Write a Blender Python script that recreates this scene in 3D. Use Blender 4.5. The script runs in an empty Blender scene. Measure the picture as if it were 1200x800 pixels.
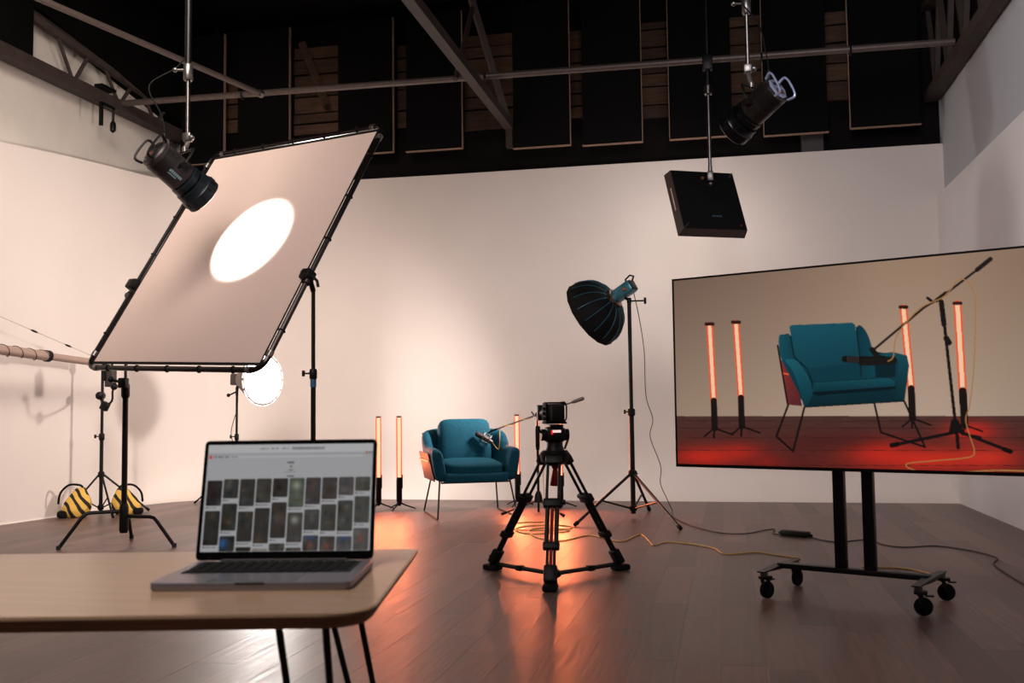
import bpy, bmesh, math, random
import numpy as np
from mathutils import Matrix, Vector

SC = bpy.context.scene
COL = SC.collection
# ------------------------------------------------------------------ camera
CAM_H = 1.05
YAW = math.atan(248 / 1167.0)
PITCH = math.atan(77 / 1167.0)
ROLL = 0.0124
fw = Vector((-math.sin(YAW) * math.cos(PITCH), math.cos(YAW) * math.cos(PITCH), math.sin(PITCH)))
r0 = Vector((math.cos(YAW), math.sin(YAW), 0))
u0 = r0.cross(fw)
rt = r0 * math.cos(ROLL) - u0 * math.sin(ROLL)
up = rt.cross(fw)
cd = bpy.data.cameras.new('camera')
cam = bpy.data.objects.new('camera', cd)
COL.objects.link(cam)
cam.matrix_world = Matrix(((rt.x, up.x, -fw.x, 0), (rt.y, up.y, -fw.y, 0), (rt.z, up.z, -fw.z, CAM_H), (0, 0, 0, 1)))
cd.lens = 35
cd.sensor_width = 36
cd.clip_end = 100
cd.dof.use_dof = True
cd.dof.focus_distance = 8.0
cd.dof.aperture_fstop = 6.3
SC.camera = cam
# ------------------------------------------------------------------ world and exposure
W = bpy.data.worlds.new('world')
SC.world = W
W.use_nodes = True
W.node_tree.nodes['Background'].inputs[0].default_value = (0.012, 0.011, 0.012, 1)
W.node_tree.nodes['Background'].inputs[1].default_value = 1.0
SC.view_settings.view_transform = 'Standard'
SC.view_settings.look = 'None'
SC.view_settings.gamma = 1
SC.view_settings.use_curve_mapping = False
SC.view_settings.exposure = 0.0


# ------------------------------------------------------------------ lights of the studio, plus added fill
def aim(o, d):
    o.rotation_euler = Vector(d).to_track_quat('-Z', 'Y').to_euler()


def spot(name, loc, target, power, angle, blend, col, size):
    l = bpy.data.lights.new(name, 'SPOT')
    l.energy = power
    l.spot_size = math.radians(angle)
    l.spot_blend = blend
    l.color = col
    l.shadow_soft_size = size
    o = bpy.data.objects.new(name, l)
    COL.objects.link(o)
    o.location = loc
    aim(o, Vector(target) - Vector(loc))
    return o


def area(name, loc, d, power, size, col, shape='SQUARE', spread=180):
    l = bpy.data.lights.new(name, 'AREA')
    l.energy = power
    l.shape = shape
    l.size = size
    l.color = col
    l.spread = math.radians(spread)
    o = bpy.data.objects.new(name, l)
    COL.objects.link(o)
    o.location = loc
    aim(o, d)
    return o


SPOT1 = Vector((-3.66, 6.13, 2.70))      # fresnel fixture over the bounce frame
SCR_S = Vector((-3.364, 6.621, 2.287))
SCR_S = Vector((-3.375, 6.625, 2.32))
SPOT2 = Vector((0.29, 7.20, 3.17))       # fresnel fixture at the right
SPOT2_T = Vector((-6.2, 9.6, 1.3))
KEY = Vector((-4.95, 10.12, 1.385))       # round reflector lamp
KEY_D = Vector((0.93, -0.37, -0.03)).normalized()
PARA = Vector((-1.03, 9.62, 2.09))       # deep octagonal softbox
HANG_C = Vector((-0.104, 9.984, 3.08))
HANG_R = Matrix(((0.883, -0.189, 0.430), (0.470, 0.344, -0.813), (0.005, 0.920, 0.393)))

spot('spot_light_left', SPOT1 + (SCR_S - SPOT1).normalized() * 0.30, SCR_S, 300, 84, 0.22, (1.0, 0.93, 0.88), 0.03)
spot('spot_light_right', SPOT2 + (SPOT2_T - SPOT2).normalized() * 0.33, SPOT2_T, 30, 50, 0.75, (1.0, 0.87, 0.76), 0.07)
area('key_disc_light', KEY + KEY_D * 0.035, KEY_D, 48, 0.50, (1.0, 0.93, 0.88), 'DISK', 170)
area('hanging_softbox_light', HANG_C + HANG_R @ Vector((0, 0, -0.14)), HANG_R @ Vector((0, 0, -1)), 15, 0.62, (1.0, 0.90, 0.84))
para_d = (rt * -0.72 + up * -0.52 + fw * 0.45).normalized()
spot('parabolic_softbox_light', PARA + para_d * 0.33, PARA + para_d * 0.33 + Vector((-0.97, 0.06, -0.26)), 640, 112, 1.0, (1.0, 0.87, 0.78), 0.20)
# added fill lights without fixtures, out of view above
area('added_fill_frame', (-2.6, 2.2, 4.9), Vector((-3.3, 6.7, 2.3)) - Vector((-2.6, 2.2, 4.9)), 55, 2.6, (1.0, 0.86, 0.80), 'SQUARE', 75)  # unseen fill added to lighten the bounce fabric
area('added_fill_right_wall', (0.4, 3.6, 4.6), (0.70, 1.0, -0.22), 85, 2.0, (1.0, 0.95, 0.96), 'SQUARE', 120)  # unseen fill added to brighten the right wall
area('added_fill_left_wall', (-3.4, 4.6, 5.2), Vector((-6.7, 9.3, 2.0)) - Vector((-3.4, 4.6, 5.2)), 68, 1.6, (1.0, 0.86, 0.75), 'SQUARE', 80)  # unseen soft fill added for the left wall
area('added_fill_table', (-1.4, 0.6, 3.6), (0.05, 0.35, -1), 36, 1.2, (1.0, 0.88, 0.82), 'SQUARE', 110)  # unseen fill added over the table top


# ------------------------------------------------------------------ materials
def lin(c):
    return tuple(((v / 255.0) / 12.92 if v / 255.0 <= 0.04045 else ((v / 255.0 + 0.055) / 1.055) ** 2.4) for v in c)


MATS = {}


def mat(name, rgb, rough=0.5, metal=0.0, var=0.12, scale=30.0, bump=0.0, stretch=(1, 1, 1), coat=0.0, emis=None, estr=0.0, spec=0.5, sheen=0.0, rvar=0.0, rnd=None, trans=0.0):
    if name in MATS:
        return MATS[name]
    m = bpy.data.materials.new(name)
    m.use_nodes = True
    nt = m.node_tree
    N, L = nt.nodes, nt.links
    b = N['Principled BSDF']
    c = lin(rgb)
    tc = N.new('ShaderNodeTexCoord')
    mp = N.new('ShaderNodeMapping')
    mp.inputs['Scale'].default_value = stretch
    no = N.new('ShaderNodeTexNoise')
    no.inputs['Scale'].default_value = scale
    no.inputs['Detail'].default_value = 5
    L.new(tc.outputs['Object'], mp.inputs[0])
    L.new(mp.outputs[0], no.inputs['Vector'])
    rp = N.new('ShaderNodeValToRGB')
    rp.color_ramp.elements[0].position = 0.3
    rp.color_ramp.elements[1].position = 0.72
    rp.color_ramp.elements[0].color = tuple(max(0, v * (1 - var)) for v in c) + (1,)
    rp.color_ramp.elements[1].color = tuple(min(1, v * (1 + var)) for v in c) + (1,)
    L.new(no.outputs['Fac'], rp.inputs[0])
    colout = rp.outputs[0]
    if rnd:
        # brightness that differs from piece to piece
        if rnd[0] == 'object':
            src = N.new('ShaderNodeObjectInfo').outputs['Random']
            # each piece takes its own stretch of grain
            ad = N.new('ShaderNodeVectorMath')
            ad.operation = 'MULTIPLY_ADD'
            cmb = N.new('ShaderNodeCombineXYZ')
            for i in range(3):
                L.new(src, cmb.inputs[i])
            L.new(cmb.outputs[0], ad.inputs[0])
            ad.inputs[1].default_value = (31, 17, 23)
            L.new(tc.outputs['Object'], ad.inputs[2])
            L.new(ad.outputs[0], mp.inputs[0])
        else:
            src = N.new('ShaderNodeNewGeometry').outputs['Random Per Island']
        mr = N.new('ShaderNodeMapRange')
        mr.inputs[3].default_value = rnd[1]
        mr.inputs[4].default_value = rnd[2]
        L.new(src, mr.inputs[0])
        vm = N.new('ShaderNodeVectorMath')
        vm.operation = 'SCALE'
        L.new(colout, vm.inputs[0])
        L.new(mr.outputs[0], vm.inputs['Scale'])
        colout = vm.outputs[0]
    L.new(colout, b.inputs['Base Color'])
    b.inputs['Roughness'].default_value = rough
    if rvar:
        mr2 = N.new('ShaderNodeMapRange')
        mr2.inputs[3].default_value = rough - rvar
        mr2.inputs[4].default_value = rough + rvar
        L.new(no.outputs['Fac'], mr2.inputs[0])
        L.new(mr2.outputs[0], b.inputs['Roughness'])
    b.inputs['Metallic'].default_value = metal
    b.inputs['Specular IOR Level'].default_value = spec
    b.inputs['Coat Weight'].default_value = coat
    b.inputs['Coat Roughness'].default_value = 0.15
    if sheen:
        b.inputs['Sheen Weight'].default_value = sheen
        b.inputs['Sheen Roughness'].default_value = 0.4
        b.inputs['Sheen Tint'].default_value = tuple(min(1, v * 2 + 0.05) for v in c) + (1,)
    if bump:
        bp = N.new('ShaderNodeBump')
        bp.inputs['Strength'].default_value = bump
        bp.inputs['Distance'].default_value = 0.004
        L.new(no.outputs['Fac'], bp.inputs['Height'])
        L.new(bp.outputs[0], b.inputs['Normal'])
    if emis:
        b.inputs['Emission Color'].default_value = lin(emis) + (1,)
        b.inputs['Emission Strength'].default_value = estr
    if trans:
        out = N['Material Output']
        tr = N.new('ShaderNodeBsdfTranslucent')
        tr.inputs[0].default_value = c + (1,)
        mx = N.new('ShaderNodeMixShader')
        mx.inputs[0].default_value = trans
        L.new(b.outputs[0], mx.inputs[1])
        L.new(tr.outputs[0], mx.inputs[2])
        L.new(mx.outputs[0], out.inputs[0])
    MATS[name] = m
    return m


BLK = mat('black_painted_metal', (7, 7, 8), 0.42, 0.1, spec=0.3, bump=0.05)
BLKP = mat('black_plastic', (6, 6, 7), 0.5, 0.0, spec=0.25, bump=0.05)
RUB = mat('black_rubber', (6, 6, 7), 0.8, spec=0.2)
CHR = mat('chrome_metal', (110, 106, 106), 0.3, 1.0)
STEEL = mat('dull_steel', (120, 116, 114), 0.35, 0.9)
FAB = mat('black_softbox_fabric', (5, 5, 6), 0.75, spec=0.25, scale=200, bump=0.1)
WALLM = mat('white_painted_wall', (226, 216, 210), 0.85, var=0.025, scale=1.3, bump=0.03)
WALLR = mat('cool_white_painted_wall', (222, 218, 218), 0.85, var=0.03, scale=1.6, bump=0.03)
WALLU = mat('upper_white_wall', (216, 208, 200), 0.9, var=0.06, scale=2.2, bump=0.05)
DARK = mat('black_painted_wall', (14, 10, 10), 0.95, var=0.3, scale=3, spec=0.2)
CEIL = mat('black_painted_ceiling', (7, 6, 6), 0.95, var=0.3, scale=3, spec=0.1)
BEAM = mat('brown_painted_steel', (58, 46, 42), 0.7, var=0.2, scale=8, bump=0.1)
PIPE = mat('galvanized_pipe', (96, 84, 80), 0.45, 0.35, var=0.15, scale=20)
WOODB = mat('rough_wood_boards', (84, 60, 44), 0.85, var=0.35, scale=6, stretch=(0.6, 4, 5), bump=0.3, rnd=('object', 0.55, 1.15))
PANEL = mat('black_acoustic_fabric', (10, 9, 10), 0.95, var=0.15, scale=150, bump=0.1, spec=0.15)
PEDGE = mat('tan_panel_edging', (150, 120, 102), 0.7)
PLK = mat('brown_floor_plank', (104, 80, 75), 0.40, var=0.42, scale=3.2, stretch=(13, 1.0, 1), bump=0.30, rvar=0.12, rnd=('object', 0.68, 1.30), spec=0.42)
PLK2 = mat('brown_floor_plank_far', (104, 80, 75), 0.40, var=0.42, scale=3.2, stretch=(13, 1.0, 1), bump=0.30, rvar=0.12, rnd=('island', 0.68, 1.30), spec=0.42)
SUB = mat('dark_floor_joint', (40, 32, 30), 0.8)
TEAL = mat('teal_velvet', (2, 66, 86), 0.8, var=0.2, scale=45, bump=0.12, sheen=0.2, spec=0.2)
WOODR = mat('reddish_wood_panel', (56, 26, 32), 0.6, spec=0.2, var=0.35, scale=5, stretch=(10, 10, 0.8), bump=0.05)


# ------------------------------------------------------------------ mesh building
def ortho(d):
    d = Vector(d).normalized()
    a = Vector((0, 0, 1)) if abs(d.z) < 0.9 else Vector((1, 0, 0))
    x = d.cross(a).normalized()
    return x, d.cross(x).normalized(), d


def rz(a):
    return Matrix.Rotation(a, 3, 'Z')


def frame(d, upv=(0, 0, 1)):
    """columns: x right, y forward (=d), z up"""
    y = Vector(d).normalized()
    x = y.cross(Vector(upv)).normalized()
    z = x.cross(y)
    return Matrix(((x.x, y.x, z.x), (x.y, y.y, z.y), (x.z, y.z, z.z)))


def cr(pts, k=6, closed=False):
    P = [Vector(p) for p in pts]
    n = len(P)
    out = []
    for i in range(n if closed else n - 1):
        if closed:
            a, b, c, d = P[(i - 1) % n], P[i], P[(i + 1) % n], P[(i + 2) % n]
        else:
            a, b, c, d = P[max(i - 1, 0)], P[i], P[i + 1], P[min(i + 2, n - 1)]
        for j in range(k):
            t = j / k
            out.append(0.5 * ((2 * b) + (c - a) * t + (2 * a - 5 * b + 4 * c - d) * t * t + (3 * b - a - 3 * c + d) * t ** 3))
    if not closed:
        out.append(P[-1])
    return out


ROOTLOC = {}


class MB:
    def __init__(s, loc=(0, 0, 0), rot=None):
        s.v = []
        s.f = []
        s.loc = Vector(loc)
        s.rot = rot

    def X(s, p):
        p = Vector(p)
        if s.rot is not None:
            p = s.rot @ p
        return p + s.loc

    def add(s, vs, fs):
        o = len(s.v)
        s.v += [s.X(p) for p in vs]
        s.f += [tuple(i + o for i in f) for f in fs]
        return s

    def box(s, c, size, rot=None, bev=0.0, seg=2):
        c = Vector(c)
        hx, hy, hz = size[0] / 2, size[1] / 2, size[2] / 2
        if bev > 0:
            bm = bmesh.new()
            bmesh.ops.create_cube(bm, size=1.0)
            for v in bm.verts:
                v.co = Vector((v.co.x * size[0], v.co.y * size[1], v.co.z * size[2]))
            bmesh.ops.bevel(bm, geom=bm.edges[:], offset=min(bev, min(size) * 0.49), segments=seg, affect='EDGES', profile=0.5)
            vs = [v.co.copy() for v in bm.verts]
            bm.verts.index_update()
            fs = [tuple(v.index for v in f.verts) for f in bm.faces]
            bm.free()
        else:
            vs = [Vector((x, y, z)) for x in (-hx, hx) for y in (-hy, hy) for z in (-hz, hz)]
            fs = [(0, 1, 3, 2), (4, 6, 7, 5), (0, 4, 5, 1), (2, 3, 7, 6), (0, 2, 6, 4), (1, 5, 7, 3)]
        if rot is not None:
            vs = [rot @ v for v in vs]
        return s.add([v + c for v in vs], fs)

    def tube(s, pts, r, n=8, closed=False, cap=True):
        P = [Vector(p) for p in pts]
        m = len(P)
        R = r if isinstance(r, (list, tuple)) else [r] * m
        vs, fs = [], []
        x = None
        for i in range(m):
            if closed:
                d = (P[(i + 1) % m] - P[(i - 1) % m])
            else:
                d = P[min(i + 1, m - 1)] - P[max(i - 1, 0)]
            if d.length < 1e-9:
                d = Vector((0, 0, 1))
            d.normalize()
            if x is None:
                x, y, _ = ortho(d)
            else:
                x = (x - d * x.dot(d))
                if x.length < 1e-6:
                    x, y, _ = ortho(d)
                x.normalize()
            y = d.cross(x)
            for k in range(n):
                a = 2 * math.pi * k / n
                vs.append(P[i] + (x * math.cos(a) + y * math.sin(a)) * R[i])
        for i in range(m if closed else m - 1):
            j = (i + 1) % m
            for k in range(n):
                l = (k + 1) % n
                fs.append((i * n + k, i * n + l, j * n + l, j * n + k))
        if cap and not closed:
            fs.append(tuple(range(n))[::-1])
            fs.append(tuple((m - 1) * n + k for k in range(n)))
        return s.add(vs, fs)

    def cyl(s, p0, p1, r0, r1=None, n=14):
        return s.tube([p0, p1], [r0, r0 if r1 is None else r1], n)

    def lathe(s, prof, o, axis, n=24, cap=True):
        x, y, d = ortho(axis)
        o = Vector(o)
        vs, fs = [], []
        m = len(prof)
        for r, h in prof:
            for k in range(n):
                a = 2 * math.pi * k / n
                vs.append(o + d * h + (x * math.cos(a) + y * math.sin(a)) * max(r, 1e-4))
        for i in range(m - 1):
            for k in range(n):
                l = (k + 1) % n
                fs.append((i * n + k, i * n + l, (i + 1) * n + l, (i + 1) * n + k))
        if cap:
            fs.append(tuple(range(n))[::-1])
            fs.append(tuple((m - 1) * n + k for k in range(n)))
        return s.add(vs, fs)

    def torus(s, c, axis, R, r, n=24, m=8, sx=1.0):
        x, y, d = ortho(axis)
        c = Vector(c)
        return s.tube([c + x * math.cos(2 * math.pi * k / n) * R * sx + y * math.sin(2 * math.pi * k / n) * R for k in range(n)], r, m, closed=True)

    def ball(s, c, r, n=14, m=8, rot=None):
        c = Vector(c)
        r = (r, r, r) if not isinstance(r, (tuple, list)) else r
        vs, fs = [], []
        for i in range(m + 1):
            t = math.pi * i / m
            for k in range(n):
                a = 2 * math.pi * k / n
                v = Vector((r[0] * max(math.sin(t), 1e-3) * math.cos(a), r[1] * max(math.sin(t), 1e-3) * math.sin(a), r[2] * math.cos(t)))
                if rot is not None:
                    v = rot @ v
                vs.append(c + v)
        for i in range(m):
            for k in range(n):
                l = (k + 1) % n
                fs.append((i * n + k, i * n + l, (i + 1) * n + l, (i + 1) * n + k))
        return s.add(vs, fs)

    def prism(s, poly, z0, z1):
        n = len(poly)
        vs = [Vector((p[0], p[1], z0)) for p in poly] + [Vector((p[0], p[1], z1)) for p in poly]
        fs = [tuple(range(n))[::-1], tuple(range(n, 2 * n))] + [(i, (i + 1) % n, n + (i + 1) % n, n + i) for i in range(n)]
        return s.add(vs, fs)

    def loft(s, secs, cap=True, closed=False):
        n = len(secs[0])
        m = len(secs)
        vs = [p for q in secs for p in q]
        fs = []
        for i in range(m if closed else m - 1):
            j = (i + 1) % m
            for k in range(n):
                l = (k + 1) % n
                fs.append((i * n + k, i * n + l, j * n + l, j * n + k))
        if cap and not closed:
            fs.append(tuple(range(n))[::-1])
            fs.append(tuple((m - 1) * n + k for k in range(n)))
        return s.add(vs, fs)

    def build(s, name, material, parent=None, smooth=35, label=None, kind=None, sub=0):
        me = bpy.data.meshes.new(name)
        if parent is not None:
            o0 = ROOTLOC.get(parent, Vector((0, 0, 0)))
        else:
            xs = [p.x for p in s.v]
            ys = [p.y for p in s.v]
            zs = [p.z for p in s.v]
            o0 = Vector(((min(xs) + max(xs)) / 2, (min(ys) + max(ys)) / 2, min(zs)))
        me.from_pydata([tuple(p - o0) for p in s.v], [], s.f)
        bm = bmesh.new()
        bm.from_mesh(me)
        bmesh.ops.recalc_face_normals(bm, faces=bm.faces)
        bm.to_mesh(me)
        bm.free()
        me.materials.append(material)
        if smooth:
            me.polygons.foreach_set('use_smooth', [True] * len(me.polygons))
            me.set_sharp_from_angle(angle=math.radians(smooth))
        o = bpy.data.objects.new(name, me)
        COL.objects.link(o)
        if parent is not None:
            o.parent = parent
        else:
            o.location = o0
        ROOTLOC[o] = o0
        if label:
            o['label'] = label
        if kind:
            o['kind'] = kind
        if sub:
            md = o.modifiers.new('subdivision', 'SUBSURF')
            md.levels = sub
            md.render_levels = sub
        return o


def thing(name, loc, label, cat, group=None):
    o = bpy.data.objects.new(name, None)
    COL.objects.link(o)
    o.location = loc
    o.empty_display_size = 0.1
    o['label'] = label
    o['category'] = cat
    if group:
        o['group'] = group
    ROOTLOC[o] = Vector(loc)
    return o


def tag(o, label, cat, group=None):
    o['label'] = label
    o['category'] = cat
    if group:
        o['group'] = group
    return o


# ------------------------------------------------------------------ room shell
XL, XR = -6.9, 2.35
YB, YW = 11.6, 11.72
YF = -3.0
YCOVE = 11.1
b = MB()
b.box(((XL + XR + 0.2) / 2, (YF + YW) / 2, -0.06), (XR - XL + 0.4, YW - YF + 0.4, 0.10))
floor = b.build('floor', SUB, kind='structure', smooth=0)

# planks of the floor: the ones that show largest are objects of their own
pw, plen, gap = 0.18, 1.22, 0.0005
rng = random.Random(4)
cells = []
tanh = 600 / 1167.0 * 1.08
k = 0
x = XL + 0.02
while x < XR - 0.01:
    y = YF + rng.uniform(-1.1, 0)
    while y < YCOVE + 0.15:
        y0, y1 = max(y, YF), min(y + plen, YCOVE + 0.15)
        if y1 - y0 > 0.05:
            c = Vector((x + pw / 2, (y0 + y1) / 2, 0)) - Vector((0, 0, CAM_H))
            dep = c.dot(fw)
            vis = False
            best = 0
            for yy in (y0, (y0 + y1) / 2, y1):
                q = Vector((x + pw / 2, yy, -CAM_H))
                dz = q.dot(fw)
                if dz > 0.3 and abs(q.dot(rt) / dz) < tanh and -q.dot(up) / dz < 400 / 1167 * 1.05:
                    vis = True
                    best = max(best, 1.0 / dz ** 3)
            cells.append((best if vis else 0, x, y0, y1))
        y += plen
    x += pw
cells.sort(key=lambda q: -q[0])
full = None
stuff = MB()
shared = {}
for i, (sc_, x, y0, y1) in enumerate(cells):
    L_ = round(y1 - y0, 3)
    if i < 300 and sc_ > 0:
        if L_ not in shared:
            hx, hy = pw / 2 - gap / 2, L_ / 2 - gap / 2
            e = 0.0004
            vs = [(-hx, -hy, -0.009), (hx, -hy, -0.009), (hx, hy, -0.009), (-hx, hy, -0.009),
                  (-hx, -hy, -e), (hx, -hy, -e), (hx, hy, -e), (-hx, hy, -e),
                  (-hx + e, -hy + e, 0), (hx - e, -hy + e, 0), (hx - e, hy - e, 0), (-hx + e, hy - e, 0)]
            fs = [(0, 3, 2, 1), (0, 1, 5, 4), (1, 2, 6, 5), (2, 3, 7, 6), (3, 0, 4, 7), (4, 5, 9, 8), (5, 6, 10, 9), (6, 7, 11, 10), (7, 4, 8, 11), (8, 9, 10, 11)]
            me = bpy.data.meshes.new('plank')
            me.from_pydata(vs, [], fs)
            me.materials.append(PLK)
            shared[L_] = me
        o = bpy.data.objects.new('plank', shared[L_])
        COL.objects.link(o)
        o.parent = floor
        o.location = Vector((x + pw / 2, (y0 + y1) / 2, rng.uniform(-0.0005, 0.0))) - ROOTLOC[floor]
    else:
        stuff.box((x + pw / 2, (y0 + y1) / 2, -0.0045), (pw - gap, L_ - gap, 0.009))
stuff.build('planks', PLK2, floor, smooth=0, kind='stuff')


def cyc_section(x, y, nx, ny, top, rad, xt=0, yt=0):
    """profile of a coved wall: base point, inward normal, height, cove radius"""
    pts = []
    if rad > 0:
        for j in range(7):
            a = math.pi / 2 * j / 6
            off = rad * (1 - math.sin(a))
            pts.append(Vector((x + nx * off, y + ny * off, rad * (1 - math.cos(a)))))
    else:
        pts.append(Vector((x, y, 0)))
    pts.append(Vector((x + xt, y + yt, top * 0.55)))
    pts.append(Vector((x + xt, y + yt, top)))
    back = [Vector((x - nx * 0.06 + xt, y - ny * 0.06 + yt, top)), Vector((x - nx * 0.06, y - ny * 0.06, 0.0))]
    return pts + back


def wall_from(secs, name, m):
    w = MB()
    w.loft(secs)
    return w.build(name, m, kind='structure', smooth=50)


# left cyclorama wall: long run, then a wide curve into the back wall
path = [(-6.93, 1.5), (-6.88, 5.0), (-6.74, 8.2), (-6.64, 9.0), (-6.60, 9.6)]
arc = []
cx, cy, R0 = -5.35, 10.35, 1.24
for j in range(11):
    a = math.pi - math.pi / 2 * j / 10
    arc.append((cx + R0 * math.cos(a), cy + R0 * math.sin(a)))
allp = path + arc + [(-3.4, YB), (-1.2, YB), (0.6, YB), (XR + 0.085, YB)]


def nrm(P, i):
    a, c = Vector(P[max(i - 1, 0)]), Vector(P[min(i + 1, len(P) - 1)])
    d = (c - a).normalized()
    return Vector((d.y, -d.x))


secs = []
for i, p in enumerate(allp):
    n = nrm(allp, i)
    t = min(1, max(0, (p[1] - 8.0) / 3.6))
    top = 3.64 + 0.27 * t
    if i >= len(path) + len(arc):
        top = 3.90
    w_ = min(1, max(0, (p[1] - 9.3) / 2.0))
    secs.append(cyc_section(p[0], p[1], n.x, n.y, top, 0.02 + 0.47 * w_ ** 1.5))
isp = len(path) + 5
wall_from(secs[:isp + 1], 'wall_left', WALLM)
wall_from(secs[isp:], 'wall_back', WALLM)
# right wall: lower flat and upper wall
w = MB()
w.box((XR + 0.03, (YF + YB + 0.2) / 2, 3.32 / 2), (0.06, YB + 0.2 - YF, 3.32))
w.build('wall_right', WALLR, kind='structure', smooth=0)
w = MB()
w.box((XR + 0.11, (YF + YW) / 2, 4.4 / 2 + 0.8), (0.06, YW - YF, 5.0))
w.build('wall_right_upper', mat('grey_white_upper_wall', (176, 177, 182), 0.9, var=0.03, scale=1.5), kind='structure', smooth=0)
w = MB()
w.box((XL - 0.05, (YF + YW) / 2, 3.0), (0.06, YW - YF, 6.0))
w.build('wall_left_upper', WALLU, kind='structure', smooth=0)
w = MB()
w.box(((XL + XR) / 2, YW + 0.05, 3.0), (XR - XL + 0.4, 0.08, 6.0))
wbu = w.build('wall_back_upper', DARK, kind='structure', smooth=0)
w = MB()
w.box(((XL + XR) / 2, YF - 0.05, 3.0), (XR - XL + 0.4, 0.08, 6.0))
w.build('wall_front', mat('grey_front_wall', (90, 84, 82), 0.9), kind='structure', smooth=0)
w = MB()
w.box(((XL + XR) / 2, (YF + YW) / 2, 6.05), (XR - XL + 0.4, YW - YF + 0.3, 0.1))
w.build('ceiling', CEIL, kind='structure', smooth=0)

# rough boards showing between the hanging panels
rng = random.Random(11)
bd = {}
for (x0, x1, zb, zt) in [(-6.25, -5.90, 4.64, 5.35), (-5.30, -4.52, 4.55, 5.70), (-3.92, -3.66, 4.55, 5.62), (-3.05, -2.34, 4.45, 5.66), (-1.74, -1.50, 4.52, 5.60),
                         (-0.90, -0.50, 4.45, 5.62), (0.12, 0.55, 4.42, 5.62), (1.18, 1.48, 4.50, 5.60)]:
    z = zb
    while z < zt - 0.05:
        h = rng.uniform(0.13, 0.27)
        h = min(h, zt - z)
        w = MB()
        sk = rng.uniform(-0.012, 0.012)
        vs = [(x0, 0, z), (x1, 0, z + sk), (x1, 0, z + h - 0.022 + sk * 0.3), (x0, 0, z + h - 0.022)]
        dy = rng.uniform(0.02, 0.05)
        w.add([(p[0], YW - 0.0, p[2]) for p in vs] + [(p[0], YW - dy, p[2]) for p in vs], [(0, 1, 2, 3), (7, 6, 5, 4), (0, 4, 5, 1), (1, 5, 6, 2), (2, 6, 7, 3), (3, 7, 4, 0)])
        w.build('board', WOODB, wbu, smooth=0)
        z += h

# steel trusses along the side walls (structure)
t = MB()
y0, y1 = 1.0, YW - 0.12
XT = XL + 0.12
t.box((XT, (y0 + y1) / 2, 4.55), (0.16, y1 - y0, 0.12), Matrix.Rotation(math.radians(0.35), 3, 'X'))
tr = t.build('trim_1', BEAM, kind='structure', smooth=0)
zs = 5.35
t = MB()
t.cyl((XT, 1.0, 5.75), (XT, y1, 4.82), 0.06, n=6)
t.build('chord', BEAM, tr)
for i, yy in enumerate([1.8, 2.9, 4.0, 5.1, 6.2, 7.3, 8.35, 9.32, 10.15, 10.9]):
    za = 5.75 - (yy - 1.0) * 0.93 / (y1 - 1)
    for dy in (-0.28, 0.28):
        t = MB()
        t.cyl((XT, yy, 4.60), (XT, yy + dy, za), 0.022, n=6)
        t.build('web', BEAM, tr)
t = MB()
t.add([(XT + 0.07, yy, zz) for yy, zz in [(1.0, 5.98), (1.0, 5.62), (7.6, 5.30), (9.46, 5.04), (11.66, 4.70), (11.66, 5.98)]] +
      [(XT - 0.16, yy, zz) for yy, zz in [(1.0, 5.98), (1.0, 5.62), (7.6, 5.30), (9.46, 5.04), (11.66, 4.70), (11.66, 5.98)]],
      [(0, 1, 2, 3, 4, 5), (11, 10, 9, 8, 7, 6)] + [(i, (i + 1) % 6, 6 + (i + 1) % 6, 6 + i) for i in range(6)])
t.build('trim_2', CEIL, kind='structure', smooth=0)
t = MB()
t.box((XT + 0.04, 6.0, 5.1), (0.04, 5.2, 1.0))
t.build('trim_3', CEIL, kind='structure', smooth=0)
# right side truss
XTR = XR - 0.02
t = MB()
t.box((XTR, (y0 + YB) / 2, 4.43), (0.14, YB - y0, 0.11))
tr = t.build('trim_4', BEAM, kind='structure', smooth=0)
t = MB()
t.box((XTR, (y0 + YB) / 2, 5.45), (0.12, YB - y0, 0.10))
t.build('chord', BEAM, tr, smooth=0)
for yy in [7.2, 7.9, 8.6, 9.3, 10.0, 10.7, 11.3]:
    for dy in (-0.33, 0.33):
        t = MB()
        t.box((XTR, yy + dy / 2, 4.95), (0.05, 0.06, 1.0), Matrix.Rotation(-math.atan2(dy, 1.0), 3, 'X'))
        t.build('web', BEAM, tr, smooth=0)
# dark board above the right wall closing the roof side
t = MB()
t.box((XR + 0.06, (y0 + YB) / 2, 5.25), (0.03, YB - y0, 1.46))
t.build('trim_5', CEIL, kind='structure', smooth=0)
# joist ends at the back: square chord running from over the camera to the back wall
t = MB()
t.box((-2.43, 7.0, 4.40), (0.10, 9.0, 0.10))
t.box((-2.43, 11.46, 4.30), (0.08, 0.10, 0.32))
tr = t.build('trim_6', BEAM, kind='structure', smooth=0)
t = MB()
t.cyl((-2.43, 11.40, 4.42), (-2.62, 10.4, 5.55), 0.045, n=4)
t.build('web', BEAM, tr, smooth=0)
t = MB()
t.cyl((-2.62, 9.7, 4.42), (-2.62, 10.5, 5.55), 0.03, n=4)
t.build('web', BEAM, tr, smooth=0)
t = MB()
t.cyl((-5.05, 11.35, 5.62), (-4.78, 11.5, 4.85), 0.05, n=4)
t.build('trim_7', WOODB, kind='structure', smooth=0)
t = MB()
t.box((1.05, 11.66, 4.05), (0.24, 0.08, 0.5))
t.build('trim_8', mat('grey_column', (70, 66, 66), 0.8), kind='structure', smooth=0)

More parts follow.
